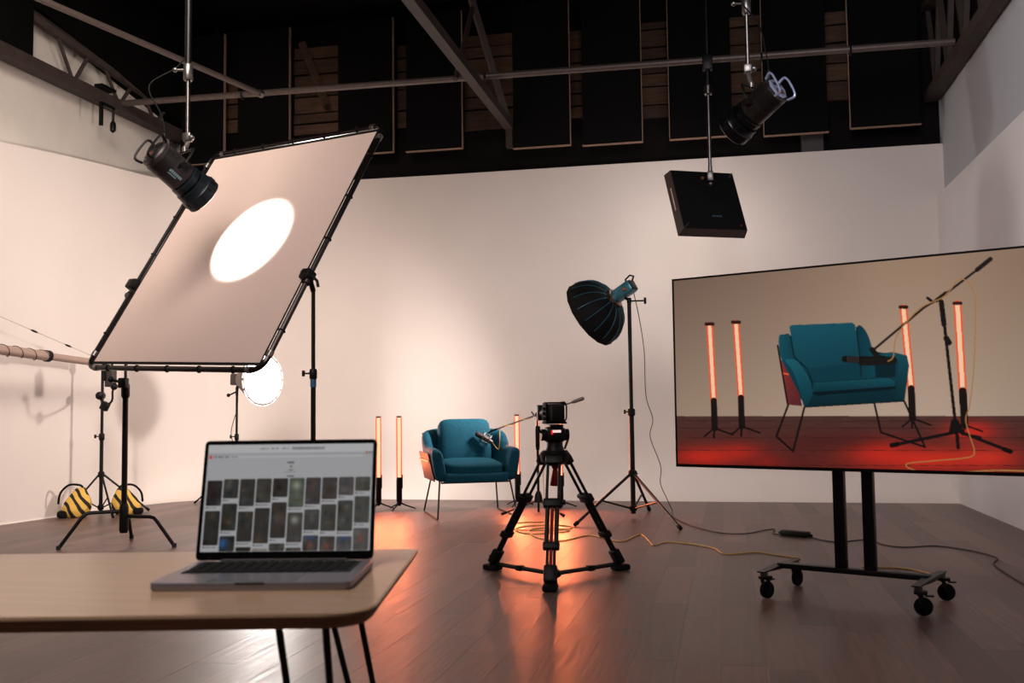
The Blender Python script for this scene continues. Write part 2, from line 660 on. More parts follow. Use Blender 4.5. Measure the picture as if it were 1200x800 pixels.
# acoustic panels hanging in front of the black upper wall
nums = [(-6.73, -6.12, 4.18), (-5.94, -5.23, 4.20), (-4.59, -3.87, 4.17), (-3.71, -3.00, 4.16), (-2.38, -1.69, 4.11), (-1.55, -0.85, 4.09), (-0.54, 0.17, 4.09), (0.51, 1.21, 4.06), (1.44, 2.18, 4.08)]
plab = ['black acoustic panel hanging leftmost, behind the left spotlight pole', 'black acoustic panel second from left, right above the bounce frame corner',
        'black acoustic panel just right of the broad wooden gap at left', 'black acoustic panel left of the diagonal roof beam', 'black acoustic panel touching the lower end of the roof beam',
        'middle black acoustic panel above the octagonal softbox', 'black acoustic panel behind the pole of the hanging square softbox',
        'black acoustic panel behind the right spotlight', 'rightmost black acoustic panel next to the right wall']
for (x0, x1, zb), lb in zip(nums, plab):
    p = thing('acoustic_panel', ((x0 + x1) / 2, 11.42, zb), lb, 'panel', 'acoustic panels hanging along the back')
    zt = 5.85
    MB().box(((x0 + x1) / 2, 11.42, (zb + zt) / 2), (x1 - x0 - 0.012, 0.05, zt - zb - 0.01)).build('fabric_face', PANEL, p, smooth=0)
    e = 0.010
    MB().box(((x0 + x1) / 2, 11.41, zb), (x1 - x0, 0.05, e)).build('edge_strip', PEDGE, p, smooth=0)
    for xx in ((x1,) if x0 < -0.6 else (x0,)):
        MB().box((xx, 11.41, (zb + zt) / 2), (e * 0.7, 0.05, zt - zb)).build('edge_strip', PEDGE, p, smooth=0)
    for xx in (x0 + 0.12, x1 - 0.12):
        MB().cyl((xx, 11.42, zt - 0.01), (xx, 11.42, 6.0), 0.006, n=6).build('hanging_wire', BLK, p)

# ------------------------------------------------------------------ grid pipes
pp = thing('grid_pipe', (-2.2, 10.1, 4.52), 'long horizontal steel grid pipe crossing under the ceiling from wall to wall', 'pipe', None)
MB().cyl((-6.72, 10.1, 4.60), (2.26, 10.1, 4.52), 0.035).build('pipe', PIPE, pp)
for xx in (-5.20, -2.4, 0.45, 1.3):
    m_ = MB()
    m_.torus((xx, 10.1, 4.585 - (xx + 6.7) * 0.009), (1, 0, 0), 0.04, 0.01, 14, 6)
    m_.build('pipe_clamp', BLK, pp)
pp = thing('grid_pipe', (-5.3, 8.7, 4.62), 'slanting steel pipe with a capped end above the bounce frame', 'pipe')
MB().cyl((-5.98, 6.5, 4.66), (-4.90, 9.95, 4.52), 0.03).build('pipe', PIPE, pp)
MB().lathe([(0.035, 0), (0.042, 0.01), (0.042, 0.06), (0.03, 0.075)], (-4.915, 9.90, 4.523), (1.08, 3.45, -0.14)).build('end_cap', STEEL, pp)

# clamps on the left beam
cl = thing('beam_clamp', (-6.5, 9.7, 4.2), 'black C-shaped beam clamp hanging under the left beam end of the long pipe', 'clamp')
m_ = MB()
m_.box((-6.66, 9.75, 4.46), (0.035, 0.24, 0.035))
m_.box((-6.66, 9.64, 4.34), (0.035, 0.03, 0.26))
m_.build('bracket', BLK, cl, smooth=0)
MB().cyl((-6.66, 9.86, 4.48), (-6.66, 9.86, 4.30), 0.014).build('screw', BLK, cl)
MB().lathe([(0.012, 0), (0.032, 0.02), (0.032, 0.10), (0.016, 0.13)], (-6.66, 9.86, 4.19), (0, 0, 1), 12).build('handle', BLK, cl)
MB().box((-6.68, 9.74, 4.66), (0.10, 0.26, 0.03)).build('hook', BLK, cl, smooth=0)


# ------------------------------------------------------------------ pictures on screens (flat images, painted pixel by pixel)
def px_grid(w, h):
    u = (np.arange(w) + 0.5) / w
    v = (np.arange(h) + 0.5) / h
    return np.meshgrid(u, v)


class Pic:
    def __init__(s, X, Y, soft):
        s.X, s.Y = X, Y
        s.im = np.zeros(X.shape + (3,), dtype=np.float32)
        s.soft = soft

    def mask(s, pts):
        P = np.array(pts, dtype=float)
        x0, y0 = P.min(0) - 2
        x1, y1 = P.max(0) + 2
        m = (s.X > x0) & (s.X < x1) & (s.Y > y0) & (s.Y < y1)
        idx = np.nonzero(m)
        px, py = s.X[idx], s.Y[idx]
        ins = np.zeros(px.shape, bool)
        n = len(P)
        for i in range(n):
            xa, ya = P[i]
            xb, yb = P[(i + 1) % n]
            c = ((ya > py) != (yb > py))
            if ya != yb:
                c &= px < (xb - xa) * (py - ya) / (yb - ya) + xa
            ins ^= c
        out = np.zeros(s.X.shape, bool)
        out[idx] = ins
        return out

    def poly(s, pts, c, c2=None, d=None, smooth=0):
        if smooth:
            pts = [tuple(p)[:2] for p in cr([(q[0], q[1], 0) for q in pts], smooth, True)]
        m = s.mask(pts)
        a = np.array(c, float)
        if c2 is not None:
            P = np.array(pts)
            k = P @ np.array(d)
            t = (s.X * d[0] + s.Y * d[1] - k.min()) / max(k.max() - k.min(), 1e-6)
            t = np.clip(t, 0, 1)[..., None]
            s.im[m] = (a * (1 - t) + np.array(c2, float) * t)[m]
        else:
            s.im[m] = a

    def line(s, pts, w, c, k=0):
        if k:
            pts = [tuple(p)[:2] for p in cr([(q[0], q[1], 0) for q in pts], k)]
        for (xa, ya), (xb, yb) in zip(pts[:-1], pts[1:]):
            dx, dy = xb - xa, yb - ya
            L2 = dx * dx + dy * dy + 1e-9
            m = (s.X > min(xa, xb) - w) & (s.X < max(xa, xb) + w) & (s.Y > min(ya, yb) - w) & (s.Y < max(ya, yb) + w)
            t = np.clip(((s.X - xa) * dx + (s.Y - ya) * dy) / L2, 0, 1)
            dd = (s.X - xa - t * dx) ** 2 + (s.Y - ya - t * dy) ** 2
            s.im[m & (dd < w * w / 4)] = c

    def blob(s, c, r, col, amt, mask=None):
        g = np.exp(-(((s.X - c[0]) / r[0]) ** 2 + ((s.Y - c[1]) / r[1]) ** 2)) * amt
        if mask is not None:
            g = g * mask
        g = g[..., None]
        s.im[:] = s.im * (1 - g) + np.array(col, float) * g


def srgb_lin(a):
    a = np.clip(a / 255.0, 0, 1)
    return np.where(a <= 0.04045, a / 12.92, ((a + 0.055) / 1.055) ** 2.4)


def picture_mesh(name, im, org, eu, ev, parent, strength, rough=0.3):
    """im: h,w,3 linear; org = top left corner, eu to the right, ev downwards"""
    h, w = im.shape[:2]
    org, eu, ev = np.array(org), np.array(eu), np.array(ev)
    u, v = np.meshgrid(np.linspace(0, 1, w), np.linspace(0, 1, h))
    co = org[None, None] + u[..., None] * eu + v[..., None] * ev - np.array(ROOTLOC[parent])
    idx = np.arange(w * h).reshape(h, w)
    q = np.stack([idx[:-1, :-1], idx[1:, :-1], idx[1:, 1:], idx[:-1, 1:]], -1).reshape(-1, 4)
    me = bpy.data.meshes.new(name)
    me.vertices.add(w * h)
    me.vertices.foreach_set('co', co.reshape(-1).astype(np.float32))
    nq = len(q)
    me.loops.add(nq * 4)
    me.loops.foreach_set('vertex_index', q.reshape(-1).astype(np.int32))
    me.polygons.add(nq)
    me.polygons.foreach_set('loop_start', np.arange(0, nq * 4, 4, dtype=np.int32))
    me.update(calc_edges=True)
    at = me.color_attributes.new('picture', 'FLOAT_COLOR', 'POINT')
    rgba = np.ones((w * h, 4), np.float32)
    rgba[:, :3] = im.reshape(-1, 3)
    at.data.foreach_set('color', rgba.reshape(-1))
    m = bpy.data.materials.new(name + '_display')
    m.use_nodes = True
    nt = m.node_tree
    bs = nt.nodes['Principled BSDF']
    a = nt.nodes.new('ShaderNodeAttribute')
    a.attribute_name = 'picture'
    nt.links.new(a.outputs['Color'], bs.inputs['Emission Color'])
    bs.inputs['Emission Strength'].default_value = strength
    bs.inputs['Base Color'].default_value = (0.01, 0.01, 0.01, 1)
    bs.inputs['Roughness'].default_value = rough
    bs.inputs['Specular IOR Level'].default_value = 0.25
    me.materials.append(m)
    o = bpy.data.objects.new(name, me)
    COL.objects.link(o)
    o.parent = parent
    ROOTLOC[o] = ROOTLOC[parent]
    return o


def homog(src, dst):
    A = []
    for (u, v), (x, y) in zip(src, dst):
        A.append([u, v, 1, 0, 0, 0, -x * u, -x * v, -x])
        A.append([0, 0, 0, u, v, 1, -y * u, -y * v, -y])
    return np.linalg.svd(np.array(A, float))[2][-1].reshape(3, 3)


def half(im):
    return (im[0::2, 0::2] + im[1::2, 0::2] + im[0::2, 1::2] + im[1::2, 1::2]) / 4


def tv_picture():
    w, h = 1040, 586
    U, V = px_grid(w, h)
    Hm = homog([(0, 0), (0, 1), (0.955, 0), (0.955, 1)], [(28, 140), (32, 760), (1200, 28), (1200, 792)])
    q = np.stack([U, V, np.ones_like(U)], -1) @ Hm.T
    X, Y = q[..., 0] / q[..., 2], q[..., 1] / q[..., 2]
    p = Pic(X, Y, 1)
    t = np.clip((X - 30) / 700, 0, 1)[..., None]
    s_ = np.clip((Y - 80) / 520, 0, 1)[..., None]
    topc = np.array([112, 90, 78]) * (1 - t) + np.array([158, 130, 108]) * t
    botc = np.array([158, 134, 114]) * (1 - t) + np.array([184, 160, 140]) * t
    p.im[:] = topc * (1 - s_) + botc * s_
    dk = np.clip((X - 900) / 400, 0, 1)[..., None]
    p.im *= (1 - 0.12 * dk)
    fl = (Y > 600).astype(float)
    f3 = fl[..., None]
    rngn = np.random.default_rng(3)
    grain = rngn.normal(0, 1, (h, 40)).repeat(26, 1)[:, :w]
    tf = np.clip((Y - 600) / 190, 0, 1)[..., None]
    fc = np.array([74, 48, 44]) * (1 - tf) + np.array([92, 30, 26]) * tf
    p.im[:] = p.im * (1 - f3) + (fc + grain[..., None] * 3.0) * f3
    p.blob((120, 735), (110, 34), (215, 42, 28), 0.8, fl)
    p.blob((240, 720), (80, 30), (205, 40, 30), 0.6, fl)
    p.blob((330, 760), (60, 30), (150, 30, 26), 0.6, fl)
    p.blob((700, 720), (110, 42), (205, 40, 28), 0.8, fl)
    p.blob((860, 745), (190, 42), (222, 46, 30), 0.82, fl)
    p.blob((1010, 650), (90, 34), (225, 42, 30), 0.8, fl)
    p.blob((1060, 740), (110, 40), (222, 50, 34), 0.75, fl)
    p.blob((560, 685), (150, 28), (70, 28, 28), 0.6, fl)
    for q in (616, 640, 672, 714, 764):
        p.line([(20, q), (1400, q + 2)], 1.8, (58, 26, 24))
    # light tubes
    for (x0, y0, x1, y1, wd, yb) in [(147, 292, 156, 548, 19, 640), (236, 286, 247, 538, 19, 634), (800, 235, 816, 508, 22, 608), (982, 222, 988, 516, 24, 630)]:
        p.line([(x0, y0), (x1, y1)], wd + 4, (236, 92, 52))
        p.line([(x0, y0 + 4), (x1, y1 - 4)], wd * 0.62, (255, 206, 168))
        p.line([(x0 - 11, y0 - 4), (x0 + 11, y0 - 4)], 12, (50, 18, 14))
        p.line([(x1, y1), (x1 + 1, yb)], wd + 2, (24, 16, 16))
        p.line([(x1, yb), (x1 - 34, yb + 28)], 6, (20, 12, 12))
        p.line([(x1, yb), (x1 + 60, yb + 22)], 6, (20, 12, 12))
        p.line([(x1, yb), (x1 - 2, yb + 32)], 7, (20, 12, 12))
    # armchair
    p.poly([(392, 420), (425, 330), (640, 310), (690, 380), (800, 400), (800, 480), (780, 545), (460, 560), (430, 520)], (10, 58, 70))
    p.line([(405, 560), (362, 668), (416, 718), (458, 570)], 7, (22, 14, 14))
    p.line([(692, 560), (710, 655), (855, 704), (792, 552)], 7, (22, 14, 14))
    p.poly([(378, 340), (386, 335), (402, 420), (446, 565), (402, 562)], (120, 48, 46))
    p.poly([(384, 412), (424, 410), (450, 566), (404, 562)], (138, 46, 44), (80, 36, 40), (1, 0.3))
    p.line([(384, 455), (420, 461)], 5, (240, 90, 50))
    p.line([(374, 362), (402, 560)], 6, (24, 14, 16))
    p.poly([(378, 335), (396, 324), (418, 330), (430, 420), (424, 470), (386, 412)], (16, 78, 92), (10, 58, 70), (1, 0), 4)
    p.poly([(640, 306), (668, 308), (690, 372), (694, 470), (640, 470)], (8, 52, 64), (10, 66, 78), (1, 0), 4)
    p.poly([(386, 414), (410, 406), (440, 412), (470, 470), (482, 528), (560, 530), (760, 500), (770, 470), (700, 420), (706, 390), (760, 384), (806, 396), (812, 430),
            (802, 490), (792, 552), (460, 572), (440, 520)], (12, 66, 80), (4, 36, 44), (0.1, 1))
    p.poly([(694, 400), (706, 388), (770, 386), (764, 470), (700, 470)], (4, 34, 42))
    p.poly([(415, 298), (422, 292), (626, 284), (636, 292), (646, 400), (648, 470), (490, 486), (470, 440), (430, 400)], (22, 82, 96), (8, 56, 68), (0.2, 1))
    p.poly([(470, 440), (648, 420), (648, 468), (490, 486)], (8, 56, 68))
    p.poly([(484, 484), (740, 468), (760, 480), (760, 500), (700, 508), (492, 520)], (20, 80, 92), (6, 46, 56), (0, 1))
    p.poly([(490, 520), (760, 500), (748, 512), (500, 532)], (3, 26, 32))
    # arms, seams and shaded hollows of the painted chair
    p.poly([(428, 424), (446, 420), (474, 462), (490, 486), (486, 520), (470, 480)], (4, 34, 42))
    p.poly([(398, 412), (430, 410), (452, 432), (478, 476), (486, 528), (458, 568), (446, 520), (424, 450)], (26, 92, 106), (8, 54, 64), (0.4, 1), 3)
    p.poly([(706, 392), (760, 386), (802, 396), (811, 424), (804, 484), (790, 548), (764, 540), (770, 480), (778, 420), (760, 404)], (20, 76, 88), (6, 42, 50), (0.2, 1))
    p.line([(418, 330), (428, 400), (470, 440), (488, 486)], 5, (3, 36, 44))
    p.line([(640, 300), (648, 400), (650, 466)], 5, (3, 34, 42))
    p.line([(486, 486), (740, 470), (760, 478)], 3.5, (4, 42, 50))
    p.line([(490, 524), (760, 504)], 8, (2, 22, 28))
    p.line([(460, 568), (792, 550)], 4, (4, 26, 30))
    # microphone stand
    p.line([(700, 372), (870, 232), (930, 196), (1100, 68)], 8, (26, 20, 20))
    p.line([(1052, 104), (1100, 66)], 15, (24, 18, 18))
    p.line([(912, 208), (944, 184)], 14, (20, 16, 16))
    p.line([(882, 200), (900, 214)], 10, (20, 16, 16))
    p.line([(928, 214), (934, 290)], 18, (22, 16, 16))
    p.line([(934, 270), (960, 640)], 11, (22, 16, 16))
    p.line([(940, 338), (948, 352)], 20, (20, 14, 14))
    p.poly([(946, 612), (968, 612), (988, 655), (934, 660)], (20, 14, 14))
    p.line([(962, 650), (965, 706)], 12, (22, 14, 14))
    p.line([(950, 656), (748, 698)], 11, (22, 14, 14))
    p.line([(975, 654), (1136, 718)], 11, (22, 14, 14))
    p.line([(980, 660), (1040, 672)], 9, (22, 14, 14))
    p.line([(745, 698), (765, 694)], 16, (16, 10, 10))
    p.line([(1118, 712), (1138, 719)], 16, (16, 10, 10))
    p.line([(598, 408), (640, 410), (730, 408)], 22, (16, 14, 14))
    p.line([(655, 418), (760, 412)], 26, (22, 20, 20))
    p.line([(690, 376), (708, 400)], 18, (20, 18, 18))
    for q in range(6):
        p.line([(606 + q * 7, 400), (608 + q * 7, 418)], 2.2, (70, 60, 56))
    # cable
    cb = (168, 118, 66)
    p.line([(742, 415), (760, 400), (770, 340), (800, 292), (860, 232), (930, 200), (960, 172), (985, 140), (1010, 138), (1036, 170), (1042, 230), (1030, 420), (1010, 560), (994, 610),
            (1006, 670), (1018, 715), (1000, 738), (880, 750), (800, 758), (792, 770), (820, 782)], 3.6, cb, 5)
    p.line([(960, 790), (1080, 782), (1220, 786), (1400, 800)], 4.5, cb, 4)
    # linear colour, averaged down to half size
    # whole picture dimmed evenly
    im = half(srgb_lin(p.im)) * 0.86
    return im.astype(np.float32)


# ------------------------------------------------------------------ television on a rolling stand
ang = math.radians(-24.5)
RT = rz(ang)
TVO = Vector((0.64, 5.67, 0))
tv = thing('television_cart', TVO, 'large black television on a wheeled stand at right, showing the teal armchair', 'television')


def tvm():
    return MB(TVO, RT)


# local: x right along the screen, y backwards, z up. Screen front plane at y = -0.10
xs0, xs1 = -0.975, 1.0
zb, zt = 0.688, 1.80
tvm().box(((xs0 + xs1) / 2, -0.07, (zb + zt) / 2), (xs1 - xs0, 0.055, zt - zb), bev=0.006).build('screen_housing', BLKP, tv)
m_ = tvm()
bz = 0.011
fy = -0.1005
m_.box(((xs0 + xs1) / 2, fy, zt - bz / 2), (xs1 - xs0, 0.008, bz))
m_.box(((xs0 + xs1) / 2, fy, zb + bz * 0.8), (xs1 - xs0, 0.008, bz * 1.6))
for q in (xs0 + bz / 2, xs1 - bz / 2):
    m_.box((q, fy, (zb + zt) / 2), (bz, 0.008, zt - zb - 0.002))
m_.build('bezel', BLK, tv, smooth=0)
o_ = TVO + RT @ Vector((xs0 + bz, -0.1015, zt - bz))
eu = RT @ Vector((xs1 - xs0 - 2 * bz, 0, 0))
picture_mesh('screen', tv_picture(), o_, eu, (0, 0, -(zt - zb - 2.6 * bz)), tv, 1.0, 0.35)
for q in (-0.050, 0.105):
    tvm().box((q, 0.0, 0.80), (0.060, 0.045, 1.32), bev=0.004).build('column', BLK, tv)
tvm().box((-0.01, -0.02, 1.30), (0.62, 0.035, 0.42), bev=0.004).build('mounting_plate', BLK, tv)
tvm().box((0.0, 0, 0.152), (0.80, 0.075, 0.028), bev=0.004).build('base_bar', BLK, tv)
casters = []
for sx in (-0.40, 0.40):
    m_ = tvm()
    # raised foot: thin beam tapering to flat end plates
    pts = [(-0.27, 0.147, 0.020, 0.006), (-0.2, 0.147, 0.023, 0.008), (-0.03, 0.146, 0.026, 0.022), (0.03, 0.146, 0.026, 0.022), (0.2, 0.147, 0.023, 0.008), (0.27, 0.147, 0.020, 0.006)]
    secs_ = []
    for (yy, zc, hw, hh) in pts:
        secs_.append([Vector((sx - hw, yy, zc - hh / 2)), Vector((sx + hw, yy, zc - hh / 2)), Vector((sx + hw, yy, zc + hh / 2)), Vector((sx - hw, yy, zc + hh / 2))])
    m_.loft(secs_)
    m_.build('foot_bar', BLK, tv, smooth=0)
    for sy in (-0.225, 0.235):
        trail = {(-1, -1): (0.012, -0.012), (-1, 1): (0.012, 0.02), (1, -1): (0.018, 0.01), (1, 1): (0.03, 0.0)}[(1 if sx > 0 else -1, 1 if sy > 0 else -1)]
        wa = Vector((trail[0], trail[1], 0))
        az = math.radians({(-1, -1): 70, (-1, 1): 80, (1, -1): 10, (1, 1): 15}[(1 if sx > 0 else -1, 1 if sy > 0 else -1)])
        fwd = Vector((math.cos(az), math.sin(az), 0))
        side = Vector((-fwd.y, fwd.x, 0))
        wc = Vector((sx, sy, 0.045)) + fwd * 0.022
        m_ = tvm()
        m_.cyl((sx, sy, 0.142), (sx, sy, 0.118), 0.022)
        c_ = m_.build('caster', CHR, tv)
        m_ = tvm()
        for s2 in (-1, 1):
            m_.tube([Vector((sx, sy, 0.116)) + side * 0.018 * s2, Vector((sx, sy, 0.10)) + side * 0.022 * s2 + fwd * 0.01, wc + side * 0.022 * s2], [0.012, 0.011, 0.008], 6)
        m_.box(Vector((sx, sy, 0.112)) + fwd * 0.012, (0.062, 0.05, 0.016), rz(az), bev=0.004)
        m_.build('fork', BLKP, c_)
        m_ = tvm()
        m_.lathe([(0.030, -0.014), (0.044, -0.012), (0.045, -0.006), (0.045, 0.006), (0.044, 0.012), (0.030, 0.014)], wc, side, 22)
        m_.build('wheel', RUB, c_)
        m_ = tvm()
        m_.box(Vector((sx, sy, 0.098)) + fwd * 0.052, (0.042, 0.028, 0.007), rz(az), bev=0.002)
        m_.build('brake_tab', BLKP, c_)

# ------------------------------------------------------------------ plywood table with hairpin legs
TOPM = mat('light_oak_tabletop', (150, 124, 100), 0.30, var=0.10, scale=4, stretch=(0.6, 9, 9), bump=0.03, coat=0.2)
EDGM = mat('dark_plywood_edge', (128, 92, 64), 0.5, var=0.3, scale=6, stretch=(1, 1, 40))
tb = thing('table', (-1.05, 1.65, 0), 'pale wooden table with black hairpin legs in the left foreground', 'table')
ta = math.radians(10)
TR_ = rz(ta)
tfr = Vector((-0.515, 1.425, 0))  # front right corner
dxv = TR_ @ Vector((1, 0, 0))
dyv = Vector((-0.13, 0.66, 0))
# outline: front right corner rounded, right edge runs back and to the left, left part beyond the frame
FRc, BRc, BLc, FLc = Vector((-0.52, 1.418, 0)), Vector((-0.650, 2.068, 0)), Vector((-2.25, 1.72, 0)), Vector((-2.12, 1.07, 0))


def rounded(poly, r, k=6):
    out = []
    n = len(poly)
    for i in range(n):
        p, a, c = Vector(poly[i]), Vector(poly[i - 1]), Vector(poly[(i + 1) % n])
        d1, d2 = (a - p).normalized(), (c - p).normalized()
        r_ = r[i] if isinstance(r, tuple) else r
        p1, p2 = p + d1 * r_, p + d2 * r_
        for j in range(k + 1):
            t_ = j / k
            out.append((1 - t_) ** 2 * p1 + 2 * t_ * (1 - t_) * p + t_ ** 2 * p2)
    return out


outl = rounded([FRc, BRc, BLc, FLc], (0.075, 0.012, 0.05, 0.05))
cen = sum(outl, Vector()) / len(outl)
m_ = MB()
sh = lambda q: [cen + (p - cen) * (1 - q / 0.8) for p in outl]
lay = [(0.0, 0.7475), (0.0025, 0.75)]
m_.loft([[p + Vector((0, 0, 0.744)) for p in outl], [p + Vector((0, 0, 0.7478)) for p in outl], [p + Vector((0, 0, 0.75)) for p in sh(0.003)]])
m_.build('tabletop', TOPM, tb, smooth=30)
MB().loft([[p + Vector((0, 0, 0.726)) for p in sh(0.012)], [p + Vector((0, 0, 0.729)) for p in sh(0.009)], [p + Vector((0, 0, 0.7435)) for p in sh(0.0)]]).build('plywood_edge', EDGM, tb, smooth=30)
TOPZ = 0.7255


def hairpin(t1, t2, bot):
    t1, t2, bot = Vector(t1), Vector(t2), Vector(bot)
    d = (t2 - t1).normalized()
    pts = [t1, t1.lerp(bot - d * 0.012, 0.5), bot - d * 0.012 + Vector((0, 0, 0.02)), bot - d * 0.008 + Vector((0, 0, 0.008)), bot + Vector((0, 0, 0.0065)),
           bot + d * 0.008 + Vector((0, 0, 0.008)), bot + d * 0.012 + Vector((0, 0, 0.02)), t2.lerp(bot + d * 0.012, 0.5), t2]
    l = MB().tube(pts, 0.0062, 10).build('leg', BLK, tb)
    c_ = (t1 + t2) / 2
    MB().box(c_ + Vector((0, 0, -0.004)), ((t2 - t1).length + 0.05, 0.05, 0.005), rz(math.atan2(d.y, d.x))).build('mounting_plate', BLK, l, smooth=0)


hairpin((-0.722, 1.527, TOPZ), (-0.645, 1.543, TOPZ), (-0.622, 1.59, 0))
hairpin((-0.838, 1.975, TOPZ), (-0.775, 1.99, TOPZ), (-0.66, 2.04, 0))
hairpin((-2.02, 1.18, TOPZ), (-1.94, 1.20, TOPZ), (-2.03, 1.17, 0))
hairpin((-2.12, 1.60, TOPZ), (-2.04, 1.62, TOPZ), (-2.12, 1.66, 0))


# ------------------------------------------------------------------ laptop
def laptop_picture():
    w, h = 680, 430
    U, V = px_grid(w, h)
    p = Pic(U * 680, V * 430, 1)
    p.im[:] = np.array([150, 150, 152])
    p.im[:34] = (166, 166, 168)
    g = (176, 176, 178)
    p.poly([(0, 40), (680, 40), (680, 46), (0, 46)], (140, 140, 142))
    rg = random.Random(5)

    def txt(x, y, n, hgt, c, rag=0.25):
        for i in range(n):
            if rg.random() < rag:
                continue
            p.poly([(x + i * 4, y), (x + i * 4 + 2.6, y), (x + i * 4 + 2.6, y + hgt), (x + i * 4, y + hgt)], c)
    txt(214, 16, 9, 5, (96, 96, 98))
    txt(262, 15, 9, 6, (70, 70, 72))
    txt(306, 15, 7, 6, (84, 84, 86))
    p.poly([(345, 12), (480, 12), (480, 24), (345, 24)], (128, 128, 130))
    txt(350, 16, 26, 4, (100, 100, 102))
    p.poly([(8, 46), (17, 46), (17, 58), (8, 58)], (196, 40, 48), smooth=3)
    txt(24, 48, 4, 6, (90, 90, 92), 0)
    txt(44, 48, 5, 6, (80, 80, 82), 0)
    txt(72, 48, 4, 6, (80, 80, 82), 0)
    p.poly([(92, 45), (640, 45), (640, 56), (92, 56)], (160, 160, 162))
    txt(96, 48, 7, 5, (100, 100, 102), 0)
    p.poly([(650, 32), (656, 32), (656, 42), (650, 42)], (176, 60, 60))
    txt(660, 34, 4, 6, (90, 80, 80), 0)
    txt(330, 72, 7, 8, (52, 52, 54), 0)
    p.poly([(346, 86), (352, 92), (346, 99), (340, 92)], (96, 98, 60))
    txt(336, 104, 5, 5, (80, 80, 82), 0)
    txt(322, 112, 11, 4, (110, 110, 112), 0.1)
    txt(332, 128, 7, 7, (60, 60, 62), 0)
    # cards of the photo board
    xs = np.linspace(6, 676, 11)
    heights = [[102, 136, 70], [78, 108, 110], [110, 120, 70], [98, 140, 60], [76, 142, 70], [118, 118, 60], [108, 82, 110], [88, 106, 100], [74, 122, 104], [58, 106, 126]]
    rn = np.random.default_rng(9)
    for i in range(10):
        y = 142 + (0 if i > 0 else 4) - i * 0.6
        x0, x1 = xs[i] + 2, xs[i + 1] - 3
        for j, hh in enumerate(heights[i]):
            y1 = min(y + hh, 428)
            if y1 - y < 6:
                break
            base = np.array([36, 34, 31]) + i * 3.2 + rn.normal(0, 4) + rn.normal(0, 1, 3)
            if (i, j) == (3, 2):
                base = np.array([110, 100, 92])
            if (i, j) == (5, 0):
                base = np.array([70, 74, 64])
            r_ = 4
            p.poly([(x0 + r_, y), (x1 - r_, y), (x1, y + r_), (x1, y1 - r_), (x1 - r_, y1), (x0 + r_, y1), (x0, y1 - r_), (x0, y + r_)], base)
            mk = ((p.X > x0 + 1) & (p.X < x1 - 1) & (p.Y > y + 1) & (p.Y < y1 - 1)).astype(float)
            for _ in range(9):
                cc = base + np.array([3, 0, -2]) * rn.normal(0, 3) + (rn.random() * 60 - 28)
                p.blob((rn.uniform(x0, x1), rn.uniform(y, y1)), (rn.uniform(4, 18), rn.uniform(4, 22)), np.clip(cc, 6, 150), 0.6, mk)
            if (i, j) == (1, 2):
                p.blob((x0 + 14, y + 30), (16, 20), (28, 84, 150), 0.8, mk)
            if (i, j) in ((2, 2), (6, 2), (7, 2), (9, 2)):
                p.blob((x0 + 30, y + 40), (10, 16), (140, 66, 46), 0.6, mk)
            if (i, j) in ((6, 2), (8, 2)):
                p.blob((x0 + 30, y + 6), (26, 12), (48, 72, 120), 0.6, mk)
            if (i, j) in ((5, 0), (5, 1)):
                p.blob((x0 + 30, y + 30), (16, 16), (150, 156, 140), 0.7, mk)
            if y1 < 420:
                txt(x0 + 10, y1 + 6, rg.choice([4, 8, 11]), 4, (70, 70, 72), 0.1)
                p.poly([(x0 + 2, y1 + 4), (x0 + 8, y1 + 4), (x0 + 8, y1 + 10), (x0 + 2, y1 + 10)], (36, 36, 38))
            y = y1 + 20
    # brighter right side of the page
    return half(srgb_lin(p.im)).astype(np.float32)


ALU = mat('space_grey_aluminium', (138, 134, 142), 0.34, 0.7, var=0.04)
lc = Vector((-0.806, 1.672, 0.7501))
la = math.radians(11.0)
LR = rz(la)
lp = thing('laptop', lc, 'open grey laptop on the pale table showing a grid of photos', 'laptop')
LW, LD = 0.340, 0.242
ol = rounded([Vector((LW / 2, -LD / 2, 0)), Vector((LW / 2, LD / 2, 0)), Vector((-LW / 2, LD / 2, 0)), Vector((-LW / 2, -LD / 2, 0))], 0.014, 5)
m_ = MB(lc, LR)
m_.loft([[p * 0.985 + Vector((0, 0, 0.0005)) for p in ol], [p + Vector((0, 0, 0.004)) for p in ol], [p + Vector((0, 0, 0.0125)) for p in ol], [p * 0.994 + Vector((0, 0, 0.0140)) for p in ol]])
base = m_.build('base', ALU, lp)
MB(lc, LR).box((0, 0.036, 0.0143), (0.30, 0.118, 0.0012)).build('keyboard_well', BLKP, base, smooth=0)
KEYM = mat('black_keys', (8, 8, 9), 0.7, spec=0.2)
m_ = MB(lc, LR)
for r_ in range(6):
    yy = 0.036 + 0.050 - r_ * 0.0196
    n_ = 14 if r_ < 5 else 9
    xk = -0.146
    for c_ in range(n_):
        kw = 0.0172
        if r_ == 5 and c_ == 4:
            kw = 0.095
        m_.box((xk + kw / 2, yy, 0.0156), (kw, 0.0168, 0.0014))
        xk += kw + 0.0036
        if xk > 0.137:
            break
m_.build('keys', KEYM, base, smooth=0, kind='stuff')
MB(lc, LR).box((0, -0.072, 0.0141), (0.15, 0.086, 0.0006)).build('trackpad', mat('trackpad_glass', (112, 110, 116), 0.25, 0.5), base, smooth=0)
MB(lc, LR).box((0, -LD / 2 + 0.0005, 0.0125), (0.05, 0.003, 0.003), bev=0.001).build('thumb_notch', mat('notch_shadow_grey', (60, 58, 62), 0.5, 0.6), base)
